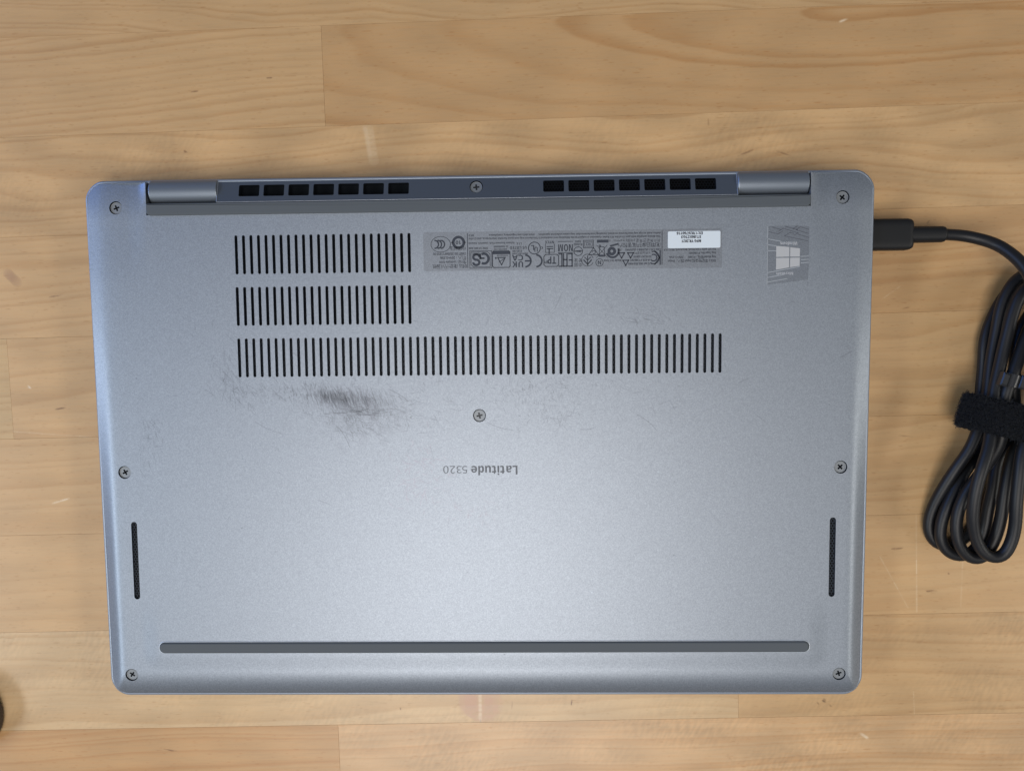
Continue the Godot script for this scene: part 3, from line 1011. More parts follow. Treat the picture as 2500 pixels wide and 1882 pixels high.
# letters as flat shapes in the frame f (x right, y up, in metres), from u0 to u1 along the line, standing on v, cap height h: all in millimetres
func text(st: SurfaceTool, s: String, f: Transform3D, u0: float, v: float, u1: float, h: float, bold := true) -> void:
	var tm := TextMesh.new()
	tm.text = s
	tm.font = font(bold)
	tm.font_size = 24
	tm.pixel_size = 0.01
	tm.curve_step = 3.0
	tm.depth = 0.0
	tm.horizontal_alignment = HORIZONTAL_ALIGNMENT_LEFT
	tm.vertical_alignment = VERTICAL_ALIGNMENT_BOTTOM
	var arr := tm.get_mesh_arrays()
	var vs: PackedVector3Array = arr[Mesh.ARRAY_VERTEX]
	if vs.is_empty():
		return
	var lo := vs[0]
	var hi := vs[0]
	for p in vs:
		lo = lo.min(p)
		hi = hi.max(p)
	var has_low := false
	for ch in "gjpqy(),_Q":
		if s.contains(ch):
			has_low = true
	var capsize := 24 * 0.01 * 0.714
	var sy := h * 0.001 / capsize
	var sx := (u1 - u0) * 0.001 / maxf(hi.x - lo.x, 0.0001)
	var base_y := lo.y + (0.24 * 0.236 if has_low else 0.0)
	var idx: PackedInt32Array = arr[Mesh.ARRAY_INDEX]
	var order := idx if idx.size() else PackedInt32Array(range(vs.size()))
	for i in order:
		var p := vs[i]
		st.set_normal(f.basis.z.normalized())
		st.set_uv(Vector2.ZERO)
		st.add_vertex(f * Vector3((p.x - lo.x) * sx + u0 * 0.001, (p.y - base_y) * sy + v * 0.001, 0.0))

# flat stroke between two points of the frame
func stroke(st: SurfaceTool, f: Transform3D, a: Vector2, c: Vector2, w: float) -> void:
	var d := (c - a).normalized() * w / 2
	var e := Vector2(-d.y, d.x)
	poly(st, f, [a - d + e, c + d + e, c + d - e, a - d - e])

func poly(st: SurfaceTool, f: Transform3D, pts: Array) -> void:
	for i in range(1, pts.size() - 1):
		var tri := [pts[0], pts[i], pts[i + 1]]
		if (tri[1] - tri[0]).cross(tri[2] - tri[0]) > 0.0:
			tri = [pts[0], pts[i + 1], pts[i]]
		for p in tri:
			st.set_normal(f.basis.z.normalized())
			st.set_uv(Vector2.ZERO)
			st.add_vertex(f * Vector3(p.x * 0.001, p.y * 0.001, 0.0))

func path(st: SurfaceTool, f: Transform3D, pts: Array, w: float, closed := false) -> void:
	for i in (pts.size() if closed else pts.size() - 1):
		stroke(st, f, pts[i], pts[(i + 1) % pts.size()], w)

func arc(st: SurfaceTool, f: Transform3D, c: Vector2, rx: float, ry: float, a0: float, a1: float, w: float, seg := 24) -> void:
	var pts := []
	for k in seg + 1:
		var a := deg_to_rad(lerpf(a0, a1, float(k) / seg))
		pts.append(c + Vector2(cos(a) * rx, sin(a) * ry))
	for i in seg:
		var d0: Vector2 = (pts[i] - c).normalized() * w / 2
		var d1: Vector2 = (pts[i + 1] - c).normalized() * w / 2
		poly(st, f, [pts[i] - d0, pts[i] + d0, pts[i + 1] + d1, pts[i + 1] - d1])

# east Asian characters as strokes on a 0..9 grid, four digits a stroke
const GLYPHS := {
	"中": "1383 1317 1777 8387 5059", "国": "1191 1119 1999 9199 3373 3575 3777 5357", "國": "1191 1119 1999 9199 3373 3555 7555 3777 5348", "制": "1444 2028 0557 2868 6168 8089 1747", "造": "3393 5068 3595 4777 4749 7779 1113 1516 1999",
	"製": "1353 2026 5155 7074 1585 3569 2949 5679", "便": "2014 1419 3193 4373 4646 7376 4676 4349 5159 6899", "携": "2029 0444 0758 4141 6194 4999 5159 7375", "式": "0383 0747 2747 4747 5099 7080", "计": "1122 0434 3438 5595 7079", "算": "1040 2123 5090 2393 2396 2626 9396 2696 0898 3639 7679", "机": "2029 0444 2516 5154 5159 7178 5171 7899",
	"型": "0151 0353 1015 4045 7174 8085 0999 5359 2696", "号": "2181 2124 8184 2484 0696 3637 3777 7789", "號": "0140 0104 4044 0444 0646 4649 5090 6060 5459 6599 7379", "输": "0242 1038 0646 6093 6033 5454 5959 7474 8489", "輸": "0141 1113 4143 1019 0747 6093 6033 5459 7479 8489", "入": "4052 5209 5299", "筆": "1040 5090 2181 0393 2585 1797 5159", "記": "1040 0242 0444 0646 0649 4649 5191 9195 5595 5559 5999",
	"電": "1181 0393 0305 9395 5155 2676 2629 7679 2878 5158 5999", "腦": "1119 1131 3139 1333 1535 5063 7083 5459 9499 5999 5797", "使": "2014 1419 3292 4474 4446 7476 4676 5059 5999", "用": "1119 1191 9199 1393 1696 5159", "過": "4181 4145 8185 3696 3639 9699 1113 1516 1999", "度": "5052 1292 1219 3484 4346 7376 4676 3787 8739", "恐": "0141 2125 0545 6191 6166 9196 3739 5858 7979 1819", "傷": "2019 3191 4373 4346 7376 4676 3797 4869 6889 9799", "害": "5051 1191 2383 2585 5157 3777 3739 7779 3979", "視": "1131 2029 0343 5191 5156 9196 5353 9393 5656 6659 8689", "力": "1383 5019 8389",
	"노": "2124 2484 5457 1797", "트": "2181 2121 2383 2185 2585 1797", "북": "2121 2124 8184 2484 1696 5658 2899", "컴": "1151 5155 1353 7075 7377 2979 2629 7679", "퓨": "2181 3134 7174 2484 1696 4649 6669", "터": "1151 1115 1353 1555 8089 6383", "위": "3151 3154 5154 3454 1666 4649 8089", "스": "5124 5184 1797", "론": "2181 8184 2484 2457 1696 2729 2989", "인": "2151 2155 5155 2555 8086 2729 2989", "포": "2181 3134 7174 2484 5457 1797", "콤": "2181 8184 2383 5456 1696 2779 2979", "퍼": "1151 2125 4145 1555 8089 6383", "니": "1116 1656 8089", "리": "1151 5153 1353 1316 1656 8089", "미": "1151 1116 5156 1656 8089", "드": "2181 2124 2484 1797"}

func hanzi(st: SurfaceTool, s: String, f: Transform3D, u0: float, v: float, u1: float, h: float) -> void:
	var step := (u1 - u0) / s.length()
	var size := minf(step * 0.92, h)
	for i in s.length():
		if not GLYPHS.has(s[i]):
			continue
		for g in GLYPHS[s[i]].split(" "):
			var a := Vector2(int(g[0]), 9 - int(g[1])) * size / 9.0 + Vector2(u0 + i * step, v)
			var c := Vector2(int(g[2]), 9 - int(g[3])) * size / 9.0 + Vector2(u0 + i * step, v)
			if a.distance_to(c) < 0.01:
				c += Vector2(0.05, -0.05)
			stroke(st, f, a, c, size * 0.085)

func regulatory_label(o: Node3D) -> void:
	# upright for a reader on the far side: u to the left, v towards the viewer, in the photograph's pixels of 0.157 mm
	var b := MB.new()
	prism(b, rounded(-20.3, -81.75, 94.25, -66.9, 0.6, 0.6, 3), YF + 0.004, YF + 0.05, 0.0)
	var film := mat(Color(0.17, 0.165, 0.165), 0.55, 0.0)
	film.albedo_color.a = 0.16
	film.transparency = BaseMaterial3D.TRANSPARENCY_ALPHA
	var p := part("regulatory_label", b.mesh(film), o, "clear grey regulatory label crowded with certification marks")
	var K := 0.157
	var f := Transform3D(Basis(Vector3(-K, 0, 0), Vector3(0, 0, K), Vector3(0, 1, 0)), V(94.25, YF + 0.075, -66.9 - 92.0 * K) * S)
	# here every length is in label pixels: v = 92 - w
	var st := SurfaceTool.new()
	st.begin(Mesh.PRIMITIVE_TRIANGLES)
	hanzi(st, "筆記型電腦", f, 33, 71, 73, 8); text(st, "DELL", f, 15, 72, 32, 6); text(st, "Input", f, 74, 72, 90, 5.5); hanzi(st, "輸入", f, 92, 71, 109, 8); text(st, ": Dvyz", f, 110, 72, 132, 5.5)
	text(st, "Reg Model", f, 15, 63, 43, 5); hanzi(st, "型號", f, 44, 62, 60, 7); text(st, ": P138G", f, 61, 63, 82, 5); text(st, "20V=3.25A", f, 93, 63, 128, 5)
	text(st, "Reg Type No.:P138G001", f, 15, 53.5, 80, 5)
	text(st, "For UK only: Cain Road, Bracknell, RG12 1LF", f, 15, 45, 141, 4.6)
	stroke(st, f, Vector2(145.5, 2), Vector2(145.5, 83), 1.6)
	# KC
	arc(st, f, Vector2(166, 66), 8, 8, 60, 300, 3.0); arc(st, f, Vector2(166, 66), 13.5, 15, 70, 290, 2.6)
	path(st, f, [Vector2(150, 82), Vector2(150, 50)], 3.0); path(st, f, [Vector2(163, 82), Vector2(152, 66), Vector2(163, 50)], 2.6)
	text(st, "A/S tel: 080-854-0066", f, 170, 77.5, 228, 5.2)
	text(st, "R-R-E2K-P138G001", f, 170, 69, 223, 5.2)
	text(st, "ZU10247-20010", f, 171, 60.5, 215, 5.2)
	hanzi(st, "노트북컴퓨터", f, 173, 51, 213, 7)
	text(st, "CAN ICES-3 (B)/NMB-3 (B)/J55005", f, 149, 44, 235, 5); text(st, "20", f, 244, 44, 252, 5)
	hanzi(st, "使用過度恐傷害視力", f, 149, 30, 253, 10.5)
	hanzi(st, "위스트론인포콤", f, 149, 20.5, 210, 7.5); text(st, "(", f, 212, 21, 214, 6); hanzi(st, "中国", f, 215, 20.5, 230, 7); text(st, ")", f, 231, 21, 233, 6); hanzi(st, "컴퓨터리미티드", f, 236, 20.5, 276, 7)
	poly(st, f, [Vector2(276, 21), Vector2(304, 21), Vector2(304, 28), Vector2(276, 28)])
	text(st, "This device complies with part 15 of the FCC Rules. Operation is subject to the following two conditions(1) This device may not cause harmful interference, and (2) this", f, 149, 12, 618, 4.8)
	text(st, "device must accept any interference received, including interference that may cause undesired operation.", f, 149, 4, 447, 4.8)
	text(st, "www.dell.com/regulatory_compliance", f, 456, 4, 568, 4.8); text(st, "WCD", f, 605, 4, 618, 5)
	# three numbered triangles
	for c in [Vector2(234, 77), Vector2(222, 59), Vector2(244, 59)]:
		path(st, f, [c + Vector2(-7, -5.5), c + Vector2(7, -5.5), c + Vector2(0, 7)], 2.6, true)
	text(st, "Made in China", f, 245, 69, 287, 5.6)
	arc(st, f, Vector2(298, 76), 9, 9, 0, 360, 1.6); text(st, "N", f, 294, 71.5, 302, 9.5, true)
	# recycling swirl, crossed bin, tick triangle
	arc(st, f, Vector2(268, 49), 7, 7, 0, 360, 7); arc(st, f, Vector2(266, 48), 15, 16, 20, 200, 5); path(st, f, [Vector2(270, 36), Vector2(254, 32)], 4)
	path(st, f, [Vector2(279, 64), Vector2(305, 34)], 1.2); path(st, f, [Vector2(305, 64), Vector2(279, 34)], 1.2)
	path(st, f, [Vector2(285, 58), Vector2(299, 58), Vector2(297, 38), Vector2(287, 38)], 1.6, true); poly(st, f, [Vector2(284, 59), Vector2(300, 59), Vector2(300, 62), Vector2(284, 62)]); arc(st, f, Vector2(297, 36), 2, 2, 0, 360, 2)
	path(st, f, [Vector2(301, 57), Vector2(324, 57), Vector2(312.5, 40)], 1.8, true); arc(st, f, Vector2(312, 51), 4, 4, 60, 360, 1.6)
	path(st, f, [Vector2(313, 22), Vector2(337, 22), Vector2(337, 40), Vector2(313, 40)], 1.6, true); path(st, f, [Vector2(316, 25), Vector2(334, 25), Vector2(334, 37), Vector2(316, 37)], 1.0, true); text(st, "VCI", f, 319, 27.5, 331, 7)
	arc(st, f, Vector2(327, 70), 14.5, 14.5, 200, 540 - 20, 1.3)
	path(st, f, [Vector2(327, 82), Vector2(327, 60)], 2.2); path(st, f, [Vector2(318, 70), Vector2(327, 80), Vector2(336, 70)], 3.0); path(st, f, [Vector2(320, 63), Vector2(327, 70), Vector2(334, 63)], 2.0)
	hanzi(st, "中國", f, 340, 77, 361, 9); hanzi(st, "製造", f, 340, 66.5, 361, 9)
	arc(st, f, Vector2(350, 48), 10.5, 10.5, 0, 360, 1.8); path(st, f, [Vector2(340, 48), Vector2(360, 48)], 1.8); path(st, f, [Vector2(344, 50), Vector2(358, 48), Vector2(344, 46)], 1.4)
	text(st, "R33002", f, 340, 29, 361, 5.2); text(st, "RoHS", f, 344, 22, 358, 5.2)
	text(st, "NOM", f, 363, 31, 399, 17, true); stroke(st, f, Vector2(364, 24), Vector2(399, 24), 1.6); stroke(st, f, Vector2(364, 51), Vector2(399, 51), 1.6)
	# EAC
	path(st, f, [Vector2(374, 84), Vector2(365, 84), Vector2(365, 54), Vector2(374, 54)], 3.0); path(st, f, [Vector2(365, 69), Vector2(372, 69)], 3.0)
	path(st, f, [Vector2(377.5, 54), Vector2(377.5, 84), Vector2(386, 84), Vector2(386, 54)], 3.0); path(st, f, [Vector2(377.5, 68), Vector2(386, 68)], 3.0)
	path(st, f, [Vector2(397, 84), Vector2(390, 84), Vector2(390, 54), Vector2(397, 54)], 3.0)
	# TP BY in a round-cornered frame
	path(st, f, [Vector2(402, 84), Vector2(430, 84), Vector2(434, 80), Vector2(434, 60), Vector2(430, 55), Vector2(402, 55), Vector2(398, 59), Vector2(398, 80)], 2.0, true)
	text(st, "TP", f, 404, 60, 425, 18); text(st, "BY", f, 424, 70, 434, 7)
	# bracket-and-arrow mark
	text(st, "NYCE", f, 409, 22, 431, 6.5); path(st, f, [Vector2(408, 30), Vector2(408, 50), Vector2(430, 50), Vector2(430, 30)], 1.4); stroke(st, f, Vector2(412, 36), Vector2(426, 36), 2.4); stroke(st, f, Vector2(412, 41), Vector2(426, 41), 2.4); path(st, f, [Vector2(421, 42), Vector2(421, 52)], 3.0)
	# CE
	arc(st, f, Vector2(454, 70), 15, 14.5, 95, 265, 4.2); arc(st, f, Vector2(481, 70), 15, 14.5, 95, 265, 4.2); stroke(st, f, Vector2(469, 70), Vector2(479, 70), 3.6)
	text(st, "UK", f, 485, 71, 512, 14, true); text(st, "CA", f, 485, 55, 512, 14, true)
	# UL and its words
	text(st, "c", f, 436, 36, 441, 7, true); arc(st, f, Vector2(457, 39), 14.5, 14.5, 0, 360, 2.2); text(st, "U", f, 449, 36, 457, 12, true); text(st, "L", f, 457.5, 32, 465, 12, true)
	text(st, "US LISTED", f, 476, 34, 517, 7, true); text(st, "E185188", f, 488, 43, 511, 5.4); text(st, "www.dell.com", f, 473, 50, 511, 5); text(st, "I.T.E.", f, 488, 25, 502, 5)
	text(st, "Raheen Business Park, Limerick, Ireland", f, 506, 24, 618, 4.8); text(st, "DPN: GF3M2 A00", f, 571, 35, 618, 5.4); text(st, "ID 1000000000", f, 522, 32, 557, 4.6); text(st, "www.tuv.com", f, 524, 39, 556, 4.6)
	# triangle mark in its box
	path(st, f, [Vector2(520, 85), Vector2(557, 85), Vector2(560, 82), Vector2(560, 48), Vector2(557, 45), Vector2(520, 45), Vector2(517, 48), Vector2(517, 82)], 2.0, true)
	path(st, f, [Vector2(529, 61), Vector2(547, 61), Vector2(538, 79)], 2.4, true); path(st, f, [Vector2(532, 64), Vector2(544, 72)], 1.6); text(st, "TUVRheinland", f, 521, 54.5, 549, 3.6); poly(st, f, [Vector2(518, 46), Vector2(559, 46), Vector2(559, 53), Vector2(518, 53)]); arc(st, f, Vector2(552, 62), 1.2, 1.2, 0, 360, 2.4)
	# GS in its box
	path(st, f, [Vector2(562, 86), Vector2(616, 86), Vector2(616, 44), Vector2(562, 44)], 1.4, true)
	path(st, f, [Vector2(566, 83), Vector2(566, 52), Vector2(572, 47), Vector2(613, 47), Vector2(613, 77), Vector2(607, 83)], 1.4, true)
	arc(st, f, Vector2(581, 63), 11, 12, 60, 300, 6); path(st, f, [Vector2(590, 53), Vector2(590, 62), Vector2(582, 62)], 4.5)
	arc(st, f, Vector2(600, 72), 7.5, 6.5, 0, 270, 5.5); arc(st, f, Vector2(600, 59), 7.5, 6.5, 180, 450, 5.5)
	for k in 3:
		stroke(st, f, Vector2(592, 50 + k * 1.8), Vector2(609, 50 + k * 1.8), 0.9)
	stroke(st, f, Vector2(621, 2), Vector2(621, 85), 1.6)
	text(st, "DELL", f, 624, 77, 643, 8); hanzi(st, "便携式计算机", f, 646, 76, 709, 10)
	hanzi(st, "型号", f, 625, 66, 645, 9); text(st, ": Latitude 5320", f, 646, 67.5, 691, 5.6)
	hanzi(st, "输入", f, 625, 55.5, 646, 9); text(st, ": 20V=3.25A", f, 648, 57, 689, 6)
	text(st, "CMIIT ID: 2020AP11918 OE", f, 625, 47.5, 706, 5.8)
	hanzi(st, "中国制造", f, 625, 33, 666, 10.5)
	arc(st, f, Vector2(687, 27), 24, 19, 0, 360, 1.4, 36)
	for k in 3:
		arc(st, f, Vector2(686 + k * 7.5, 27), 8.5, 9.5, 80, 280, 3.4, 16)
	arc(st, f, Vector2(643, 23), 13, 13, 0, 360, 6.5, 36); text(st, "10", f, 636.5, 18.5, 650, 9, true)
	poly(st, f, [Vector2(657, 20), Vector2(662, 23), Vector2(657, 26)]); poly(st, f, [Vector2(629, 20), Vector2(624, 23), Vector2(629, 26)])
	var m := st.commit()
	m.surface_set_material(0, ink)
	part("printed_marks", m, p)

func service_label(o: Node3D) -> void:
	var b := MB.new()
	prism(b, rounded(73.6, -80.85, 93.65, -74.45, 0.5, 0.5, 4), YF + 0.05, YF + 0.14, 0.03)
	var p := part("service_label", b.mesh(mat(Color(0.64, 0.71, 0.76), 0.45)), o, "small white sticker with three lines of numbers")
	var K := 0.157
	var f := Transform3D(Basis(Vector3(-K, 0, 0), Vector3(0, 0, K), Vector3(0, 1, 0)), V(94.25, YF + 0.165, -66.9 - 92.0 * K) * S)
	var st := SurfaceTool.new()
	st.begin(Mesh.PRIMITIVE_TRIANGLES)
	for d in [0.0, 0.5]:
		text(st, "MFG YR:2021", f, 51 + d, 23.5 + d, 97 + d, 6.6); text(st, "ST:86SZTG3", f, 51 + d, 13.5 + d, 99 + d, 6.6); text(st, "EX:17826766116", f, 47 + d, 4.5 + d, 110 + d, 6.6)
		f.origin.y += 0.000003
	var m := st.commit()
	m.surface_set_material(0, mat(Color(0.03, 0.035, 0.05), 0.6))
	part("printed_numbers", m, p)

func logo_sticker(o: Node3D) -> void:
	# measured in steps of 0.01875 mm from the sticker's upper left corner
	var at := func(x: float, y: float, h: float) -> Vector3: return V(111.9 + (x - 308.0) * 0.01875, YF + h, -82.2 + (y - 275.0) * 0.0186)
	var b := MB.new()
	var edge := [[305, 268], [900, 263], [1130, 285], [1132, 1100], [1112, 1368], [285, 1465]]
	var ring := PackedVector3Array()
	for e in edge:
		ring.append(at.call(e[0], e[1], 0.05))
	b.cap(ring, Vector3.UP)
	for i in ring.size():
		var j := (i + 1) % ring.size()
		b.flat(ring[i], ring[j], ring[j] - V(0, 0.05, 0), ring[i] - V(0, 0.05, 0), ring[i] - at.call(700, 850, 0))
	var film := mat(Color(0.14, 0.15, 0.17), 0.4)
	film.albedo_color.a = 0.2
	film.transparency = BaseMaterial3D.TRANSPARENCY_ALPHA
	var p := part("logo_sticker", b.mesh(film), o, "clear square sticker with a pale four-pane emblem")
	var lay := func(called: String, quads: Array, h: float, m: Material) -> void:
		var q := MB.new()
		for e in quads:
			var c := PackedVector3Array()
			for k in 4:
				c.append(at.call(e[k * 2], e[k * 2 + 1], h))
			q.flat(c[0], c[1], c[2], c[3], Vector3.UP)
		part(called, q.mesh(m), p)
	var pane := mat(Color(0.42, 0.43, 0.44), 0.5)
	for e in [[467, 670, 733, 697, 733, 893, 467, 897], [750, 703, 946, 728, 946, 897, 750, 893], [467, 915, 733, 915, 733, 1112, 467, 1157], [750, 915, 946, 915, 946, 1083, 750, 1108]]:
		lay.call("emblem_pane", [e], 0.08, pane)
	var bar := func(a: Array, w: float) -> Array:
		var d := Vector2(a[2] - a[0], a[3] - a[1]).normalized() * w / 2
		return [a[0] - d.y, a[1] + d.x, a[2] - d.y, a[3] + d.x, a[2] + d.y, a[3] - d.x, a[0] + d.y, a[1] - d.x]
	var dk := []
	for a in [[305, 380, 500, 430], [500, 430, 605, 365], [370, 285, 560, 345], [505, 380, 605, 315], [605, 315, 910, 415], [910, 415, 820, 462], [630, 470, 740, 405], [740, 405, 830, 425], [630, 470, 1110, 580], [640, 275, 900, 350], [800, 330, 890, 270], [865, 350, 950, 290], [950, 290, 1130, 350], [865, 350, 1120, 430], [900, 440, 1130, 510]]:
		dk.append(bar.call(a, 12.0))
	lay.call("dark_lines", dk, 0.075, mat(Color(0.09, 0.10, 0.125), 0.5))
	var lt := []
	for a in [[285, 525, 560, 580], [285, 645, 467, 668], [285, 765, 467, 772], [285, 1215, 946, 1100], [285, 1315, 640, 1255], [275, 1412, 700, 1340], [960, 890, 1130, 888], [970, 958, 1130, 950], [970, 1025, 1130, 1012], [290, 275, 290, 1460]]:
		lt.append(bar.call(a, 15.0))
	lay.call("pale_lines", lt, 0.07, mat(Color(0.33, 0.36, 0.39), 0.4))
	var st := SurfaceTool.new()
	st.begin(Mesh.PRIMITIVE_TRIANGLES)
	var o1: Vector3 = at.call(815, 1205, 0.08)
	text(st, "Microsoft", Transform3D(Basis(Vector3(-1, 0, 0), Vector3(0, 0, 1), Vector3(0, 1, 0)), o1 * S), 0, 0, 6.45, 1.1)
	var o2: Vector3 = at.call(895, 590, 0.08)
	text(st, "Windows", Transform3D(Basis(Vector3(-1, 0, 0), Vector3(0, 0, 1), Vector3(0, 1, 0)), o2 * S), 0, 0, 6.5, 1.25)
	var m := st.commit()
	m.surface_set_material(0, mat(Color(0.42, 0.44, 0.47), 0.5))
	part("sticker_lettering", m, p)

# ------------------------------------------------------------------ cable
func cable() -> void:
	var o := thing("charging_cable", "coiled black charging cable plugged into the right side of the laptop", "cable")
	var jacket := mat(Color(0.010, 0.0105, 0.012), 0.44, 0.0, 0.42)
	var hard := mat(Color(0.009, 0.0095, 0.0105), 0.5, 0.0, 0.4)
	# plug: a flat rounded body lying along x
	var b := MB.new()
	var rings := []
	for e in [[151.0, 0.0], [167.3, 0.0], [168.6, 0.25], [169.4, 0.7], [169.75, 1.4]]:
		var ring := PackedVector3Array()
		for k in 40:
			var a := TAU * k / 40
			var c := cos(a)
			var s := sin(a)
			var hz: float = 6.1 - e[1]
			var hy: float = 3.3 - e[1]
			ring.append(V(e[0], 8.6 + hy * signf(s) * pow(absf(s), 0.55), -79.4 + hz * signf(c) * pow(absf(c), 0.4)))
		rings.append(ring)
	b.loft(rings)
	b.cap(rings[-1], Vector3.RIGHT)
	part("plug", b.mesh(hard), o)
	b = MB.new()
	rings = []
	for e in [[168.5, 3.25, 0.75], [181.3, 3.15, 0.8], [182.2, 2.9, 0.9], [182.6, 2.4, 1.0]]:
		var ring := PackedVector3Array()
		for k in 28:
			var a := TAU * k / 28
			ring.append(V(e[0], 8.6 + e[1] * 0.92 * sin(a), -79.35 + e[1] * signf(cos(a)) * pow(absf(cos(a)), e[2])))
		rings.append(ring)
	b.loft(rings)
	b.cap(rings[-1], Vector3.RIGHT)
	part("strain_relief", b.mesh(hard), o)
	# the cord, one run from the plug through every turn of the coil
	var pts := [V(181.5,8.6,-79.3), V(187.4,9,-78.9), V(192.2,10,-77.9), V(198.9,13,-75.1), V(202.2,17,-71.2), V(205.1,21,-65.8), V(207.2,24,-58.4), V(209.1,24,-48.6), V(211.8,22,-27.2), V(212.2,20,-11.6), V(209.5,20,-2.2), V(206.9,21,5.4), V(205.9,21.5,12.3), V(205.5,21,23.7), V(206.4,19.5,32.7), V(206.0,18,40.3), V(203.7,17,45.9), V(200.1,16.5,46.7), V(196.4,16.5,44.7), V(193.1,17,39.0), V(190.9,18.5,32.5), V(189.9,20,26.1), V(190.0,21.5,17.8), V(191.7,22,9.9), V(194.3,21,3.0), V(196.4,19,-3.8), V(198.4,16.5,-16.4), V(201.0,15.5,-27.7), V(202.7,15,-35.2), V(204.3,15,-42.7), V(205.6,15,-48.3), V(207.5,15,-53.9), V(209.7,15,-57.3), V(213.1,15,-59.8), V(217.3,15,-58.9), V(221.1,15,-51.9),
		V(221.8,16,-34.7), V(220.2,15,-14.2), V(215.0,14,-3.0), V(208.1,14.5,4.9), V(206.0,15,13.5), V(204.8,15,22.2), V(204.4,14,31.1), V(203.8,13,37.3), V(202.3,12,43.4), V(199.9,11.5,47.9), V(196.7,11.5,49.0), V(193.2,11.5,47.5), V(190.5,12,44.4), V(188.5,12.5,39.6), V(187.7,13,34.2), V(188.2,13.5,28.2), V(190.6,14,21.6), V(195.3,15,13.6), V(199.9,15.5,6.3), V(202.1,16,0.6), V(202.2,16.5,-6.6), V(201.7,17.5,-14.6), V(202.8,18,-20.1), V(204.2,18,-24.0), V(205.8,17.5,-27.7), V(209.0,16,-35.2), V(212.8,14,-42.6), V(217.8,12,-49.7), V(223.9,10,-51.3), V(229.6,9,-44.1),
		V(230.2,9,-26.5), V(226.8,8,-10.3), V(216.3,7.5,-0.5), V(208.5,7.5,6.0), V(205.6,8,11.8), V(204.1,9,20.5), V(202.3,9,29.4), V(201.9,8.5,35.5), V(200.9,7.5,42.1), V(197.8,7,47.5), V(192.4,7,48.9), V(187.6,7,46.7), V(184.8,7.5,41.6), V(184.6,8,35.5), V(186.0,8.5,29.4), V(188.5,8.5,23.5), V(191.5,8,17.6), V(196.0,7,11.2), V(200.0,5.5,5.4), V(201.4,5,-2.0), V(200.6,5,-15.5), V(201.5,4.5,-27.2), V(201.6,4.5,-35.1), V(202.8,4,-41.2), V(205.1,3.5,-46.8), V(208.6,3,-53.4), V(213.2,3,-59.0), V(218.8,3,-60.6), V(225.4,3,-55.6), V(230.7,3,-42.6),
		V(232.9,3,-26.2), V(228.8,3,-6.4), V(219.4,3,3.4), V(211.5,3,11.7), V(207.1,2.8,23.5), V(203.0,2.6,35.3), V(197.2,2.5,42.9), V(191.1,2.5,45.8), V(185.9,2.6,45.0), V(183.1,2.8,41.4), V(182.3,3,36.8), V(183.0,4,30.4), V(184.6,6,24.0), V(186.9,8,17.6), V(189.6,10,11.3), V(192.9,11.5,4.9), V(194.9,12,-0.8), V(197.8,11.5,-8.5), V(199.5,11,-15.3), V(201.0,10,-27.5), V(202.2,9.5,-35.1), V(203.4,9.5,-42.8), V(203.9,9.5,-46.6), V(205.0,9.5,-52.3), V(206.7,9.5,-56.4), V(209.4,9.5,-60.7), V(212.8,9,-63.1), V(218.4,8,-65.0), V(224.0,7,-61.8), V(223.4,7,-55.4), V(217.8,7.5,-49.1), V(213.8,8,-42.7), V(212.2,8,-35.0), V(211.5,8,-23.4), V(212.0,8,-12.8), V(214.9,9,1.7), V(221.3,8,14.2), V(230.4,5,31.5), V(240.7,3,48.9), V(262, 2.4, 80), V(320, 2.4, 128), V(400, 2.4, 165), V(462, 2.4, 186), V(474, 0, 190), V(478, -12, 192), V(478, -60, 192)]
	b = MB.new()
	tube(b, smooth_path(pts), 2.25, 18)
	part("cord", b.mesh(jacket), o)
	# moulded clip on one turn
	var dir := V(205.8 - 201.7, 0, -27.7 + 14.6).normalized()
	var side := Vector3.UP.cross(dir).normalized()
	var mid := V(203.7, 18, -22.6)
	b = MB.new()
	tube(b, PackedVector3Array([mid - dir * 2.4, mid + dir * 2.4]), 2.95, 20)
	for e in [[-3.1, 1.1], [3.6, 1.3]]:
		var c: Vector3 = mid + side * e[0] + V(0, 1.4, 0) + dir * (-e[0] * 0.12)
		var h: float = e[1]
		var q := []
		for yy in [-3.4, 1.1, 1.55]:
			var k := 1.0 if yy < 1.3 else 0.72
			for s in [[-1, -1], [1, -1], [1, 1], [-1, 1]]:
				q.append(c + side * (s[0] * h * k) + dir * (s[1] * 2.6 * k) + V(0, yy, 0))
		for l in 2:
			for k in 4:
				var k2 := (k + 1) % 4
				b.flat(q[l * 4 + k], q[l * 4 + k2], q[l * 4 + 4 + k2], q[l * 4 + 4 + k], (q[l * 4 + k] + q[l * 4 + k2]) / 2 - c)
		b.flat(q[8], q[9], q[10], q[11], Vector3.UP)
	part("cord_clip", b.mesh(mat(Color(0.02, 0.021, 0.023), 0.3)), o)
	strap()

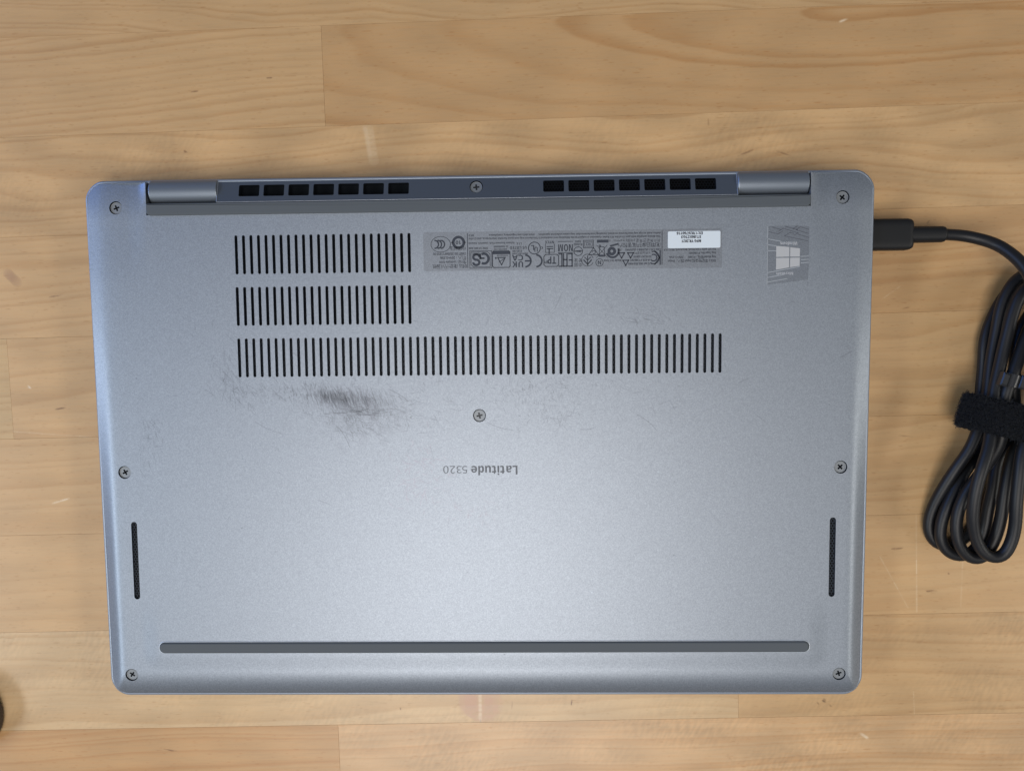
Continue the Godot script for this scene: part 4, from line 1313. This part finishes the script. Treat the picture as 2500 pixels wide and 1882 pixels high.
func strap() -> void:
	var o := thing("cable_strap", "black fuzzy hook-and-loop strap wrapped round the coiled cable", "strap")
	var axis := Vector3(-0.27, 0, 0.963).normalized()
	var across := Vector3(axis.z, 0, -axis.x)
	var mid := V(207.2, 12.6, -6.2)
	var b := MB.new()
	var fn := FastNoiseLite.new()
	fn.seed = 8
	fn.frequency = 0.25
	var prof := [[-6.3, -1.9], [-6.75, -1.0], [-6.5, -0.25], [-5.6, 0.12], [-3.0, 0.3], [0.0, 0.35], [3.0, 0.3], [5.6, 0.12], [6.5, -0.25], [6.75, -1.0], [6.3, -1.9], [-6.3, -1.9]]
	var rings := []
	var k := 90
	for e in prof:
		var ring := PackedVector3Array()
		for i in k:
			var a := TAU * i / k
			var c := cos(a)
			var s := sin(a)
			var u: Vector3 = across * (signf(c) * pow(absf(c), 1.0) * (18.6 + e[1])) + Vector3.UP * (signf(s) * pow(absf(s), 1.0) * (12.4 + e[1]))
			var p: Vector3 = mid + u + axis * (e[0] + fn.get_noise_1d(i * 1.7) * 0.5)
			p += u.normalized() * fn.get_noise_3d(p.x, p.y, p.z) * 0.35
			p.y = maxf(p.y, 0.15)
			ring.append(p)
		rings.append(ring)
	b.loft(rings)
	var fz := mat(Color(0.0045, 0.005, 0.006), 0.95, 0.0, 0.2)
	part("strap_band", b.mesh(fz), o)
	# nap of curled fibres
	var hair := MB.new()
	var hp := PackedVector3Array()
	for i in 6:
		var t := i / 5.0
		hp.append(V(sin(t * 2.6) * 0.42, t * 0.55 - 0.05 + sin(t * 3.0) * 0.1, (1.0 - cos(t * 2.2)) * 0.3))
	tube(hair, hp, 0.035, 3, false)
	var mm := MultiMesh.new()
	mm.transform_format = MultiMesh.TRANSFORM_3D
	mm.mesh = hair.mesh(mat(Color(0.022, 0.024, 0.028), 0.7, 0.0, 0.35))
	var n := 9000
	mm.instance_count = n
	for i in n:
		var a := rng.randf_range(-0.35, PI + 0.25)
		var e := rng.randf_range(-6.8, 6.8)
		var c := cos(a)
		var s := sin(a)
		var drop := 0.35 - pow(absf(e) / 6.8, 6.0) * 1.0
		var u: Vector3 = across * (signf(c) * pow(absf(c), 1.0) * (18.6 + drop)) + Vector3.UP * (signf(s) * pow(absf(s), 1.0) * (12.4 + drop))
		var p := mid + u + axis * e
		var out := (across * c / 19.2 + Vector3.UP * s / 12.4).normalized()
		out = (out + axis * (pow(e / 6.8, 5.0) * 0.9) + Vector3(rng.randfn(), rng.randfn(), rng.randfn()) * 0.45).normalized()
		var bs := Basis(Quaternion(Vector3.UP, out)) * Basis(Vector3.UP, rng.randf() * TAU)
		mm.set_instance_transform(i, Transform3D(bs.scaled(Vector3.ONE * rng.randf_range(0.7, 1.9)), p * S))
	var mi := MultiMeshInstance3D.new()
	mi.multimesh = mm
	put_in(mi, "fuzz", o)
	mi.set_meta("kind", "stuff")

# ------------------------------------------------------------------ at the left edge of the photograph
func round_cap() -> void:
	var o := thing("round_cap", "dark-rimmed round cap lying on the table, cut off by the left edge", "cap")
	o.position = V(-223.4, 0, 117.5) * S
	var b := MB.new()
	var f := MB.new()
	var rings := []
	for e in [[15.6, 0.0], [16.6, 0.6], [17.0, 2.0], [17.0, 6.5], [16.6, 7.6], [15.9, 8.0], [15.0, 7.8], [14.5, 7.0], [14.4, 6.0]]:
		var ring := PackedVector3Array()
		for k in 64:
			ring.append(V(e[0] * cos(TAU * k / 64), e[1], e[0] * sin(TAU * k / 64)))
		rings.append(ring)
	b.loft(rings)
	f.cap(rings[-1], Vector3.UP)
	part("rim", b.mesh(mat(Color(0.045, 0.033, 0.024), 0.6)), o)
	part("cap_top", f.mesh(mat(Color(0.17, 0.14, 0.09), 0.5)), o)
